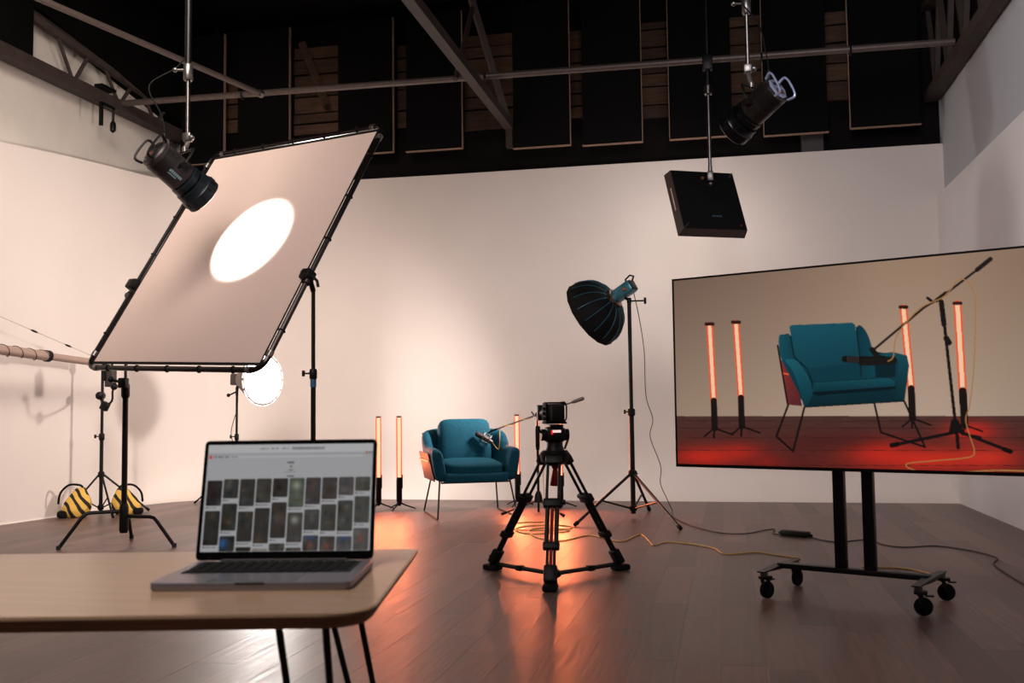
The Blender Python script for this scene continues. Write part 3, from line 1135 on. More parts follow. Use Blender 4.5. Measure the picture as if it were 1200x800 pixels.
# lid, hinged at the back and leaning away
tilt = math.radians(14)
LH = 0.232
lid0 = lc + LR @ Vector((0, LD / 2 - 0.006, 0.0155))
zl = Vector((0, math.sin(tilt), math.cos(tilt)))
yl = Vector((0, math.cos(tilt), -math.sin(tilt)))
LIDR = LR @ Matrix(((1, 0, 0), (0, yl.y, zl.y), (0, yl.z, zl.z)))
ol2 = rounded([Vector((LW / 2, 0, 0)), Vector((LW / 2, 0, LH)), Vector((-LW / 2, 0, LH)), Vector((-LW / 2, 0, 0))], 0.010, 5)
m_ = MB(lid0, LIDR)
m_.loft([[p + Vector((0, 0.0045, 0)) for p in ol2], [p + Vector((0, 0.001, 0)) for p in ol2]])
lid = m_.build('lid', ALU, lp)
m_ = MB(lid0, LIDR)
m_.loft([[p + Vector((0, 0.001, 0)) for p in ol2], [p + Vector((0, -0.0005, 0)) for p in ol2]])
m_.build('bezel', mat('glossy_black_bezel', (8, 8, 9), 0.12), lid)
ins = 0.0075
o_ = lid0 + LIDR @ Vector((-LW / 2 + ins, -0.0011, LH - 0.0085))
picture_mesh('screen', laptop_picture(), o_, LIDR @ Vector((LW - 2 * ins, 0, 0)), LIDR @ Vector((0, 0, -(LH - 0.0085 - 0.016))), lid, 0.92, 0.12)
MB(lid0, LIDR).cyl((-0.12, 0.002, -0.001), (0.12, 0.002, -0.001), 0.0045).build('hinge', BLKP, lp)


# ------------------------------------------------------------------ light stands
def light_stand(name, label, c, ang0, spread, zhub, zlow, ztop, r=0.014, group=None, tips=None, collars=(0.55,), m=BLK, cat='light stand'):
    c = Vector((c[0], c[1], 0))
    st = thing(name, c, label, cat, group)
    z = zlow - 0.05
    segs = [z] + [zhub + (ztop - zhub) * q for q in collars] + [ztop]
    for i in range(len(segs) - 1):
        rr = r * (1.25 - 0.25 * i)
        MB().cyl(c + Vector((0, 0, segs[i])), c + Vector((0, 0, segs[i + 1])), rr).build('column', m, st)
        if i < len(segs) - 2:
            q = c + Vector((0, 0, segs[i + 1]))
            co = MB().lathe([(r * 1.5, -0.04), (r * 1.9, -0.03), (r * 1.9, 0.02), (r * 1.5, 0.03)], q, (0, 0, 1), 14).build('collar', BLKP, st)
            m_ = MB()
            m_.cyl(q, q + Vector((-0.055, -0.02, 0)), 0.006)
            m_.box(q + Vector((-0.06, -0.022, 0)), (0.02, 0.014, 0.04), bev=0.004)
            m_.build('knob', BLKP, co)
    hb = MB().lathe([(r * 1.5, -0.03), (r * 2.2, -0.02), (r * 2.2, 0.02), (r * 1.4, 0.035)], c + Vector((0, 0, zhub)), (0, 0, 1), 14).build('hub', BLKP, st)
    MB().cyl(c + Vector((0, 0, zhub)), c + Vector((0.05, -0.03, zhub)), 0.007).build('knob', BLKP, hb)
    MB().lathe([(r * 1.5, -0.025), (r * 2.0, -0.015), (r * 2.0, 0.02), (r * 1.4, 0.03)], c + Vector((0, 0, zlow)), (0, 0, 1), 14).build('hub', BLKP, st)
    if tips is None:
        tips = [(c.x + spread * math.cos(ang0 + k_ * 2.0944), c.y + spread * math.sin(ang0 + k_ * 2.0944)) for k_ in range(3)]
    for tx, ty in tips:
        tip = Vector((tx, ty, r * 0.9))
        h = c + Vector((0, 0, zhub))
        d = (tip - h)
        sd = Vector((d.x, d.y, 0)).normalized() * r * 1.6
        lg = MB().cyl(h + sd, tip, r * 0.72, n=8).build('leg', m, st)
        MB().cyl(tip - d.normalized() * 0.04, tip + d.normalized() * 0.003, r * 1.0, r * 0.9, n=8).build('foot', RUB, lg)
        mid = h + d * 0.55
        MB().cyl(c + Vector((0, 0, zlow)) + sd, mid, r * 0.5, n=6).build('brace', m, st)
    return st


# ------------------------------------------------------------------ octagonal parabolic softbox and its stand
light_stand('light_stand', 'tall black light stand under the deep octagonal softbox', (-0.87, 9.51), 0, 0, 0.41, 0.085, 2.03, 0.019,
            tips=[(-1.31, 8.72), (-0.39, 8.55), (-0.76, 10.05)], collars=(0.36,))
sb = thing('softbox_light', PARA, 'black deep octagonal softbox with silver lamp head on the tall stand', 'studio light')
ax = para_d
sx_, sy_, _ = ortho(ax)
NR = 16
ring0 = PARA - ax * 0.0


def para_pt(a, t_):
    # t from 0 at the mount ring to 1 at the rim
    rr = 0.075 + (0.345 - 0.075) * (math.sin(t_ * math.pi / 2)) ** 0.85
    hh = 0.30 * t_ ** 1.6
    return ring0 + ax * hh + (sx_ * math.cos(a) + sy_ * math.sin(a)) * rr


for i in range(NR):
    a0, a1 = 2 * math.pi * i / NR, 2 * math.pi * (i + 1) / NR
    m_ = MB()
    vs, fs = [], []
    nT, nA = 8, 2
    for layer in (0, 0.006):
        for j in range(nT + 1):
            for q in range(nA + 1):
                t_ = j / nT
                f_ = q / nA
                p = para_pt(a0, t_).lerp(para_pt(a1, t_), f_)
                cen_ = ring0 + ax * (p - ring0).dot(ax)
                p = cen_ + (p - cen_) * (1 - layer / 0.3)
                vs.append(p)
    W_ = nA + 1
    NN = (nT + 1) * W_
    for j in range(nT):
        for q in range(nA):
            i0 = j * W_ + q
            fs.append((i0, i0 + 1, i0 + 1 + W_, i0 + W_))
            fs.append((NN + i0, NN + i0 + W_, NN + i0 + 1 + W_, NN + i0 + 1))
    for j in range(nT):
        for q in (0, nA):
            i0 = j * W_ + q
            fs.append((i0, i0 + W_, NN + i0 + W_, NN + i0))
    for q in range(nA):
        i0 = nT * W_ + q
        fs.append((i0, i0 + 1, NN + i0 + 1, NN + i0))
        fs.append((q, q + 1, NN + q + 1, NN + q))
    m_.add(vs, fs)
    m_.build('fabric_gore', FAB, sb)
RIBM = mat('blue_grey_ribs', (40, 108, 130), 0.35, 0.3)
for i in range(NR):
    a0 = 2 * math.pi * i / NR
    pts = []
    for j in range(8):
        t_ = j / 7 * 0.86
        p = para_pt(a0, t_)
        cen_ = ring0 + ax * (p - ring0).dot(ax)
        pts.append(p + (p - cen_).normalized() * 0.004)
    MB().tube(pts, 0.0032, 6).build('rib', RIBM, sb)
MB().tube([para_pt(2 * math.pi * i / NR, 1.0) for i in range(NR)], 0.006, 6, closed=True).build('rim', FAB, sb)
m_ = MB()
m_.lathe([(0.001, 0), (0.30, 0.002), (0.325, 0.004), (0.325, 0.008), (0.001, 0.008)], ring0 + ax * 0.27, ax, 32)
m_.build('diffuser', mat('softbox_diffuser', (230, 225, 220), 0.8, emis=(255, 240, 228), estr=1.2), sb)
m_ = MB()
m_.lathe([(0.085, -0.03), (0.095, -0.025), (0.095, 0.015), (0.08, 0.02)], ring0, ax, 28)
ring = m_.build('speed_ring', mat('brushed_brass_ring', (150, 126, 112), 0.3, 0.9), sb)
for k_ in range(8):
    a0 = 2 * math.pi * k_ / 8
    q = ring0 - ax * 0.01 + (sx_ * math.cos(a0) + sy_ * math.sin(a0)) * 0.095
    MB().ball(q, 0.012, 8, 6).build('knob', BLKP, ring)
HR = frame(-ax)
hc = ring0 - ax * 0.13
LHEAD = mat('silver_blue_lamp_head', (66, 128, 150), 0.3, 0.5)
MB(hc, HR).box((0, 0, 0), (0.125, 0.22, 0.115), bev=0.015).build('lamp_head', LHEAD, sb)
MB(hc, HR).box((0, 0.112, 0), (0.11, 0.02, 0.10), bev=0.008).build('rear_panel', BLKP, sb)
MB(hc, HR).tube([(0, 0.06, 0.055), (0, 0.07, 0.09), (0, 0.13, 0.10), (0, 0.16, 0.07), (0, 0.125, 0.04)], 0.009, 8).build('carry_handle', BLKP, sb)
for k_ in range(5):
    MB(hc, HR).box((0, -0.06 + 0.025 * k_, -0.0), (0.070, 0.006, 0.118)).build('vent_slat', BLKP, sb, smooth=0)
m_ = MB()
top_ = Vector((-0.87, 9.51, 2.03))
m_.cyl(top_, top_ + Vector((0, 0, 0.05)), 0.022)
m_.tube([top_ + Vector((0, 0, 0.04)), hc + Vector((0.02, 0.02, -0.075)), hc + Vector((0, 0, -0.05))], 0.012, 8)
m_.cyl(top_ + Vector((0, 0, 0.02)), top_ + Vector((0.16, 0.02, 0.02)), 0.008)
m_.cyl(top_ + Vector((0.15, 0.02, -0.01)), top_ + Vector((0.15, 0.02, 0.05)), 0.012)
m_.build('yoke', BLKP, sb)
MB(hc, HR).ball((0.066, 0.04, -0.01), 0.02, 10, 8).build('tilt_knob', mat('orange_brown_knob', (170, 112, 60), 0.4, 0.5), sb)


# ------------------------------------------------------------------ spotlights hung on poles
def spotlight(pos, d, label, cat, scale, body_m, pole_top, pole_off, front_m, plate_m, group=None, handle_side=1):
    t_ = thing('spotlight', pos, label, cat, group)
    R_ = frame(d) @ Matrix(((1.22, 0, 0), (0, 0.95, 0), (0, 0, 1.22)))
    def M():
        return MB(pos, R_)
    s_ = scale
    # local y forward along the beam; origin in the middle of the body
    M().lathe([(0.0, -0.20 * s_), (0.078 * s_, -0.198 * s_), (0.088 * s_, -0.185 * s_), (0.090 * s_, -0.05 * s_), (0.090 * s_, 0.07 * s_), (0.080 * s_, 0.085 * s_)], (0, 0, 0), (0, 1, 0), 32).build('lamp_body', body_m, t_)
    for k_ in range(7):
        M().torus((0, (-0.15 + 0.015 * k_) * s_, 0), (0, 1, 0), 0.0895 * s_, 0.0022 * s_, 32, 6).build('cooling_fin', BLKP, t_)
    fr = M().lathe([(0.082 * s_, 0.08 * s_), (0.096 * s_, 0.09 * s_), (0.096 * s_, 0.13 * s_), (0.084 * s_, 0.137 * s_), (0.084 * s_, 0.145 * s_), (0.104 * s_, 0.15 * s_), (0.106 * s_, 0.20 * s_), (0.112 * s_, 0.21 * s_),
                    (0.112 * s_, 0.285 * s_), (0.106 * s_, 0.292 * s_), (0.098 * s_, 0.292 * s_), (0.098 * s_, 0.265 * s_), (0.09 * s_, 0.26 * s_)], (0, 0, 0), (0, 1, 0), 32).build('fresnel_barrel', front_m, t_)
    for k_ in range(12):
        a = 2 * math.pi * k_ / 12
        M().box((0.1095 * s_ * math.cos(a), 0.235 * s_, 0.1095 * s_ * math.sin(a)), (0.012 * s_, 0.04 * s_, 0.008 * s_), Matrix.Rotation(-a, 3, 'Y')).build('grip_rib', BLKP, fr, smooth=0)
    pl = M().lathe([(0.0, -0.21 * s_), (0.062 * s_, -0.21 * s_), (0.074 * s_, -0.2 * s_)], (0, 0, 0), (0, 1, 0), 8).build('rear_plate', plate_m, t_)
    M().box((0, -0.2125 * s_, -0.028 * s_), (0.06 * s_, 0.006, 0.034 * s_), bev=0.002).build('display', mat('brown_display', (92, 58, 44), 0.3), pl)
    M().box((-0.022 * s_, -0.2125 * s_, 0.025 * s_), (0.018 * s_, 0.01, 0.018 * s_), bev=0.002).build('socket', BLKP, pl)
    M().box((0.022 * s_, -0.2125 * s_, 0.025 * s_), (0.018 * s_, 0.01, 0.018 * s_), bev=0.002).build('socket', BLKP, pl)
    for sx in (-1, 1):
        h = M()
        h.tube(cr([(0.062 * s_ * sx, -0.19 * s_, 0.065 * s_), (0.072 * s_ * sx, -0.25 * s_, 0.07 * s_), (0.076 * s_ * sx, -0.262 * s_, 0.0), (0.072 * s_ * sx, -0.25 * s_, -0.07 * s_), (0.062 * s_ * sx, -0.19 * s_, -0.065 * s_)], 4), 0.008 * s_, 8)
        h.build('handle', BLKP if handle_side > 0 else plate_m, t_)
    # yoke on both sides
    y_ = M()
    y_.tube([(-0.105 * s_, -0.02 * s_, 0), (-0.112 * s_, -0.02 * s_, 0.07 * s_), (-0.09 * s_, -0.02 * s_, 0.135 * s_), (0.09 * s_, -0.02 * s_, 0.135 * s_), (0.112 * s_, -0.02 * s_, 0.07 * s_), (0.105 * s_, -0.02 * s_, 0)], 0.009 * s_, 8)
    y_.build('yoke', BLK, t_)
    for sx in (-1, 1):
        M().cyl((0.088 * s_ * sx, -0.02 * s_, 0), (0.125 * s_ * sx, -0.02 * s_, 0), 0.022 * s_).build('tilt_knob', BLKP, t_)
    # hanging pole with clamps
    bt = Vector(pos) + R_ @ Vector((0, -0.02 * s_, 0.135 * s_))
    po = Vector(pole_off)
    pb = bt + po
    m2 = MB()
    m2.cyl(bt, bt + Vector((0, 0, 0.035)), 0.02)
    m2.tube([bt + Vector((0, 0, 0.02)), pb + Vector((0, 0, 0.05))], 0.016, 8)
    m2.box(pb + Vector((0, 0, 0.08)), (0.06, 0.05, 0.06), bev=0.008)
    m2.ball(pb + Vector((0.04, -0.02, 0.07)), 0.022, 10, 8)
    m2.build('grip_head', STEEL, t_)
    zc = pb.z + 0.62
    MB().cyl(pb + Vector((0, 0, 0.05)), (pb.x, pb.y, zc), 0.014).build('inner_pole', CHR, t_)
    MB().cyl((pb.x, pb.y, zc - 0.1), (pb.x, pb.y, pole_top), 0.021).build('outer_pole', BLK, t_)
    m2 = MB()
    m2.lathe([(0.026, -0.06), (0.033, -0.05), (0.033, 0.05), (0.026, 0.06)], (pb.x, pb.y, zc - 0.08), (0, 0, 1), 16)
    m2.cyl((pb.x, pb.y, zc - 0.06), (pb.x - 0.09, pb.y - 0.02, zc - 0.06), 0.008)
    m2.ball((pb.x - 0.09, pb.y - 0.02, zc - 0.06), 0.018, 10, 8)
    m2.build('pole_clamp', STEEL, t_)
    MB().lathe([(0.05, -0.03), (0.05, 0)], (pb.x, pb.y, pole_top), (0, 0, 1), 16).build('ceiling_flange', BLK, t_)
    # cord from the back up to the pole
    rear = Vector(pos) + R_ @ Vector((0, -0.17 * s_, 0.085 * s_))
    side = Vector((-0.12 if handle_side > 0 else -0.06, 0, 0))
    m2 = MB()
    m2.tube(cr([rear, rear + Vector((0.0, 0, 0.10)), rear + side * 0.3 + Vector((0, 0, 0.22)), rear + side + Vector((0, 0, 0.42)), Vector((pb.x - 0.05, pb.y, pb.z + 0.62)), Vector((pb.x - 0.024, pb.y, pb.z + 0.9)), Vector((pb.x - 0.024, pb.y, pole_top - 0.1))], 6), 0.005, 6)
    m2.build('cord', RUB, t_)
    m2 = MB()
    m2.cyl(rear, rear + Vector((0, 0, 0.07)), 0.014)
    m2.build('plug', BLKP, t_)
    return t_


GREYB = mat('dark_grey_lamp_body', (54, 49, 50), 0.4, 0.3)
spot_left_thing = spotlight(SPOT1, SCR_S - SPOT1, 'dark grey fresnel spotlight on a ceiling pole, aimed at the white bounce frame', 'spotlight', 1.0, GREYB, 6.0, (0.02, 0.0, 0.02),
          mat('blue_black_barrel', (24, 32, 38), 0.35, 0.3), mat('dark_rear_plate', (30, 30, 33), 0.4), None, 1)
spotlight(SPOT2, Vector((-0.70, 0.56, -0.46)), 'black fresnel spotlight under the pipe at upper right, its back plate towards the camera', 'spotlight', 0.98, mat('bronze_black_body', (46, 40, 38), 0.25, 0.5), 6.0, (-0.02, 0.0, 0.06),
          mat('gloss_black_barrel', (16, 17, 19), 0.25, 0.4), mat('blue_grey_rear_plate', (150, 158, 186), 0.35, 0.4), None, -1)
# its printed marking: two small letter rows on the body of the left lamp
ax1 = (SCR_S - SPOT1).normalized()
tc1 = Vector((0, 0, CAM_H)) - SPOT1
tc1 = (tc1 - ax1 * ax1.dot(tc1)).normalized()
sp_ = ax1.cross(tc1)
PRM = mat('pale_blue_print', (120, 146, 156), 0.5)
MP = Matrix(((ax1.x, sp_.x, tc1.x), (ax1.y, sp_.y, tc1.y), (ax1.z, sp_.z, tc1.z)))
m_ = MB(SPOT1, MP)
for row, (n_, hh_, ww_) in enumerate(((6, 0.010, 0.007), (7, 0.018, 0.010))):
    for k_ in range(n_):
        yy_ = -0.035 + row * 0.022
        m_.box((-0.055 + k_ * (ww_ + 0.005), -yy_, math.sqrt(0.1098 ** 2 - yy_ ** 2) + 0.0005), (ww_, hh_, 0.002))
m_.build('print', PRM, spot_left_thing, smooth=0)

# ------------------------------------------------------------------ hanging square softbox
hs = thing('hanging_softbox', HANG_C, 'flat square black softbox hanging from a pole in front of the back wall', 'studio light')
s2 = 0.3435
f2 = s2 + 0.019
t2 = -0.115
m_ = MB(HANG_C, HANG_R)
m_.add([(-s2, -s2, 0), (s2, -s2, 0), (s2, s2, 0), (-s2, s2, 0), (0, 0, 0.035)], [(0, 1, 4), (1, 2, 4), (2, 3, 4), (3, 0, 4)])
m_.build('back_panel', FAB, hs, smooth=0)
SKB = mat('brown_black_side_fabric', (52, 36, 32), 0.6, scale=100)
cs = [(-1, -1), (1, -1), (1, 1), (-1, 1)]
for i in range(4):
    a, c = cs[i], cs[(i + 1) % 4]
    m_ = MB(HANG_C, HANG_R)
    q0, q1 = Vector((a[0] * s2, a[1] * s2, 0)), Vector((c[0] * s2, c[1] * s2, 0))
    q2, q3 = Vector((c[0] * f2, c[1] * f2, t2)), Vector((a[0] * f2, a[1] * f2, t2))
    k_ = 0.985
    inn = [Vector((v.x * k_, v.y * k_, v.z)) for v in (q0, q1, q2, q3)]
    m_.add([q0, q1, q2, q3] + inn, [(0, 1, 2, 3), (7, 6, 5, 4), (0, 4, 5, 1), (1, 5, 6, 2), (2, 6, 7, 3), (3, 7, 4, 0)])
    m_.build('side_panel', SKB, hs, smooth=0)
MB(HANG_C, HANG_R).box((0, 0, -0.10), (2 * s2, 2 * s2, 0.006)).build('diffuser', mat('softbox_diffuser', (230, 225, 220), 0.8), hs, smooth=0)
MB(HANG_C, HANG_R).cyl((-s2, -s2, 0.004), (s2, s2, 0.004), 0.003, n=6).build('seam', mat('grey_seam', (92, 90, 90), 0.6), hs)
MB(HANG_C, HANG_R).box((-f2 - 0.003 + 0.01, 0.03, -0.055), (0.006, 0.26, 0.02), Matrix.Rotation(-0.16, 3, 'Y')).build('white_label', mat('label_tape', (196, 170, 156), 0.7), hs, smooth=0)
m_ = MB(HANG_C, HANG_R)
for k_ in range(9):
    wv = 0.004 + 0.004 * (k_ % 3)
    m_.box((0.035 + 0.012 * (k_ - 4), -0.20, 0.018), (0.008, 0.008 + wv, 0.002))
m_.build('printed_logo', mat('logo_print', (70, 96, 120), 0.5), hs, smooth=0)
MB(HANG_C, HANG_R).ball((s2 - 0.06, -s2 + 0.05, 0.008), 0.010, 8, 6).build('red_tag', mat('red_tag', (150, 24, 30), 0.5), hs)
MB(HANG_C, HANG_R).ball((-0.02, s2 - 0.09, 0.018), 0.018, 10, 8).build('bronze_knob', mat('bronze_knob', (170, 118, 66), 0.35, 0.6), hs)
ht = HANG_C + HANG_R @ Vector((0.06, s2 - 0.08, 0.04))
m_ = MB()
m_.box(ht, (0.06, 0.06, 0.10), bev=0.008)
m_.ball(ht + Vector((0, -0.02, -0.08)), 0.024, 10, 8)
m_.cyl(ht + Vector((0, 0, 0)), ht + Vector((0, 0.0, 0.10)), 0.022)
m_.build('grip_head', STEEL, hs)
MB().cyl(ht + Vector((0, 0, 0.04)), ht + Vector((0, 0, 0.95)), 0.018).build('inner_pole', CHR, hs)
MB().cyl(ht + Vector((0, 0, 0.85)), (ht.x, ht.y, 6.0), 0.028).build('outer_pole', BLK, hs)
MB().lathe([(0.034, -0.05), (0.042, -0.04), (0.042, 0.04), (0.034, 0.05)], ht + Vector((0, 0, 0.88)), (0, 0, 1), 16).build('pole_collar', CHR, hs)
MB().box((ht.x, ht.y, 4.50), (0.10, 0.10, 0.16), bev=0.01).build('pipe_clamp', BLK, hs)

# ------------------------------------------------------------------ bounce frame on two stands
SO = Vector((-4.6, 6.53, 1.38))
E1 = Vector((0.919, -0.391, -0.041)).normalized()
E2 = Vector((0.201, 0.471, 0.859))
E2 = (E2 - E1 * E1.dot(E2)).normalized()
E3 = E1.cross(E2).normalized()          # towards the camera and up
SWd, SHt = 1.92, 2.09
SM = Matrix(((E1.x, E2.x, E3.x), (E1.y, E2.y, E3.y), (E1.z, E2.z, E3.z)))
bf = thing('bounce_frame', SO, 'large tilted white fabric bounce frame with a bright spot of light on it', 'bounce frame')


def bm_():
    return MB(SO, SM)


fp = rounded([Vector((0, 0, 0)), Vector((SWd, 0, 0)), Vector((SWd, SHt, 0)), Vector((0, SHt, 0))], 0.11, 6)
FRM = mat('dark_gloss_frame_tube', (40, 36, 36), 0.22, 0.8)
bm_().tube(fp, 0.019, 10, closed=True).build('frame_tube', FRM, bf)
mg = 0.045
# fabric: lightly sagging sheet
vs, fs = [], []
NU, NV = 24, 24
for side_ in (0, 1):
    for j in range(NV + 1):
        for i in range(NU + 1):
            u, v = i / NU, j / NV
            sag = -0.012 * math.sin(math.pi * u) * math.sin(math.pi * v)
            ex = 0.008 * (math.sin(u * math.pi * 7) ** 2) * (1 - min(1, 8 * min(v, 1 - v)))
            vs.append(Vector((mg + u * (SWd - 2 * mg), mg + v * (SHt - 2 * mg) + (ex if v < .5 else -ex), sag - 0.002 * side_)))
for side_ in (0, 1):
    for j in range(NV):
        for i in range(NU):
            a = side_ * (NU + 1) * (NV + 1) + j * (NU + 1) + i
            fs.append((a, a + 1, a + NU + 2, a + NU + 1) if side_ == 0 else (a, a + NU + 1, a + NU + 2, a + 1))
m_ = bm_()
m_.add(vs, fs)
m_.build('bounce_fabric', mat('white_bounce_fabric', (204, 184, 175), 0.9, var=0.02, scale=60, trans=0.12, spec=0.1), bf, smooth=60)
m_ = bm_()
hw = 0.012
m_.box((SWd / 2, mg - 0.002, 0.002), (SWd - 2 * mg, 0.020, 0.006))
m_.box((SWd / 2, SHt - mg + 0.002, 0.002), (SWd - 2 * mg, 0.020, 0.006))
m_.box((mg - 0.001, SHt / 2, 0.002), (hw, SHt - 2 * mg, 0.005))
m_.box((SWd - mg + 0.001, SHt / 2, 0.002), (hw, SHt - 2 * mg, 0.005))
m_.build('hem', FAB, bf, smooth=0)
for i in range(5):
    for (px_, py_, hz) in ((SWd * (i + 0.8) / 5.6, 0, 1), (SWd * (i + 0.8) / 5.6, SHt, 1), (0, SHt * (i + 0.8) / 5.6, 0), (SWd, SHt * (i + 0.8) / 5.6, 0)):
        bm_().torus((px_, py_, 0), (1, 0, 0) if hz else (0, 1, 0), 0.0215, 0.005, 12, 6).build('tie', RUB, bf)
for (px_, py_) in ((0.12, SHt), (0, SHt - 0.12), (SWd - 0.12, 0), (SWd, 0.12), (SWd, SHt - 0.12), (0, 0.12), (0.12, 0), (SWd - 0.12, SHt)):
    hz = py_ in (0, SHt)
    bm_().cyl((px_ - (0.02 if hz else 0), py_ - (0 if hz else 0.02), 0), (px_ + (0.02 if hz else 0), py_ + (0 if hz else 0.02), 0), 0.0225).build('corner_joint', STEEL, bf)
ML = SO + E2 * 0.75 - E1 * 0.02
MR = SO + E1 * (SWd - 0.02) + E2 * 0.74


# C-stand at the left
CS = Vector((-4.66, 7.115, 0))
c1 = thing('c_stand', CS, 'black C-stand with bent turtle legs holding the left edge of the bounce frame', 'light stand')
MB().cyl(CS + Vector((0, 0, 0.12)), CS + Vector((0, 0, 1.25)), 0.0225).build('column', BLK, c1)
MB().cyl(CS + Vector((0, 0, 1.2)), CS + Vector((0, 0, 2.0)), 0.014).build('column', CHR, c1)
MB().lathe([(0.026, -0.06), (0.034, -0.04), (0.034, 0.04), (0.026, 0.06)], CS + Vector((0, 0, 1.22)), (0, 0, 1), 16).build('collar', BLKP, c1)
for (tx, ty, zz) in ((-5.03, 6.83, 0.27), (-4.20, 7.08, 0.23), (-4.84, 7.50, 0.20)):
    tip = Vector((tx, ty, 0.012))
    d = tip - CS
    d.z = 0
    mid = CS + d * 0.62
    pts = [CS + Vector((0, 0, zz)), CS + d * 0.52 + Vector((0, 0, zz)), CS + d * 0.60 + Vector((0, 0, zz - 0.008)), CS + d * 0.66 + Vector((0, 0, zz - 0.035)), tip]
    lg = MB().tube(pts, 0.0145, 10).build('leg', BLK, c1)
    MB().cyl(tip + Vector((0, 0, 0.02)), tip - Vector((0, 0, 0.010)), 0.018, n=10).build('foot', mat('blue_black_foot', (22, 34, 44), 0.6), lg)
MB().lathe([(0.028, 0.10), (0.036, 0.12), (0.036, 0.30), (0.028, 0.33)], CS, (0, 0, 1), 16).build('base_casting', BLKP, c1)
m_ = MB()
m_.tube([CS + Vector((0, 0, 1.98)), ML - E3 * 0.03], 0.02, 8)
m_.box(ML, (0.10, 0.08, 0.09), SM, bev=0.012)
m_.ball(ML - E1 * 0.05, 0.03, 10, 8)
m_.build('frame_clamp', BLKP, c1)
m_ = MB()
q = CS + Vector((0.0, -0.03, 1.28))
m_.box(q, (0.07, 0.06, 0.08), bev=0.01)
m_.cyl(q, q + Vector((-0.10, -0.02, 0.03)), 0.012)
m_.ball(q + Vector((-0.10, -0.02, 0.03)), 0.025, 10, 8)
m_.build('grip_head', BLKP, c1)
# right stand
RSb = MR - E3 * 0.03 + Vector((0.0, 0.05, 0))
rs = light_stand('light_stand', 'black light stand holding the right edge of the bounce frame, behind the laptop', (RSb.x, RSb.y), 0.3, 0.42, 0.40, 0.10, 1.86, 0.0135, collars=(0.61,))
m_ = MB()
m_.box(MR, (0.085, 0.075, 0.075), SM, bev=0.012)
m_.tube([(RSb.x, RSb.y, 1.84), MR - E3 * 0.02], 0.018, 8)
m_.tube([MR + E1 * 0.04, MR + E1 * 0.09 - Vector((0, 0, 0.04)), MR + E1 * 0.10 - Vector((0, 0, 0.08))], 0.010, 8)
m_.ball(MR - E1 * 0.04 + E2 * 0.02, 0.03, 10, 8)
m_.build('frame_clamp', BLKP, rs)
MB().cyl((RSb.x, RSb.y, 1.20), (RSb.x, RSb.y, 1.27), 0.0205).build('blue_marking', mat('blue_tape', (30, 84, 120), 0.5), rs)

# ------------------------------------------------------------------ round key light and its stand
KC = Vector((-5.27, 10.14, 0))
light_stand('light_stand', 'thin black light stand carrying the round glowing lamp', (KC.x, KC.y), math.radians(12), 0.55, 0.42, 0.09, 1.24, 0.013, collars=(0.42,), tips=[(-5.93, 10.42), (-4.72, 10.40), (-5.14, 9.52)])
kl = thing('round_lamp', KEY, 'round white glowing lamp with reflector, half behind the bounce frame', 'studio light')
GLOW = mat('glowing_diffusion_disc', (255, 250, 245), 0.6, emis=(255, 246, 238), estr=9.0)
MB().lathe([(0.0, 0.012), (0.20, 0.012), (0.262, 0.008), (0.262, 0.0), (0.0, 0.0)], KEY, KEY_D, 40).build('diffusion_disc', GLOW, kl)
MB().lathe([(0.075, -0.34), (0.10, -0.33), (0.21, -0.14), (0.272, 0.0), (0.265, 0.002), (0.20, -0.135), (0.07, -0.325)], KEY, KEY_D, 40).build('reflector', mat('grey_reflector', (96, 84, 82), 0.4, 0.4), kl)
kx, ky, _ = ortho(KEY_D)
for i in range(16):
    a0, a1 = 2 * math.pi * (i + 0.12) / 16, 2 * math.pi * (i + 0.88) / 16
    pts = [KEY + (kx * math.cos(a0 + (a1 - a0) * j / 4) + ky * math.sin(a0 + (a1 - a0) * j / 4)) * 0.287 for j in range(5)]
    MB().tube(pts, 0.007, 6).build('rim_segment', mat('white_rim', (230, 220, 214), 0.5, emis=(255, 244, 236), estr=1.2), kl)
MB().torus(KEY, KEY_D, 0.276, 0.006, 40, 6).build('rim_ring', mat('grey_rim', (120, 106, 102), 0.4, 0.4), kl)
KR = frame(-KEY_D)
MB(KEY - KEY_D * 0.38, KR).box((0, 0, 0), (0.13, 0.17, 0.13), bev=0.015).build('lamp_head', mat('grey_lamp_head', (72, 62, 62), 0.45, 0.3), kl)
m_ = MB()
kt = Vector((KC.x, KC.y, 1.24))
m_.tube([kt - Vector((0, 0, 0.02)), kt + Vector((0, 0, 0.06)), KEY - KEY_D * 0.36 + Vector((-0.02, 0, -0.05))], 0.016, 8)
m_.cyl(kt + Vector((0, 0, 0.02)), kt + Vector((-0.07, -0.05, -0.02)), 0.009)
m_.ball(kt + Vector((-0.075, -0.05, -0.02)), 0.02, 10, 8)
m_.build('yoke', BLKP, kl)
kb = KEY - KEY_D * 0.36 + Vector((0, 0, -0.02))
MB().tube(cr([kb, kb + Vector((-0.03, 0, -0.1)), kb + Vector((-0.04, 0, -0.30)), kb + Vector((-0.11, 0.0, -0.55)), kb + Vector((-0.08, 0, -0.75)), kb + Vector((-0.10, 0.02, -1.05)), kb + Vector((-0.06, 0.05, -1.30))], 8), 0.004, 6).build('cord', RUB, kl)

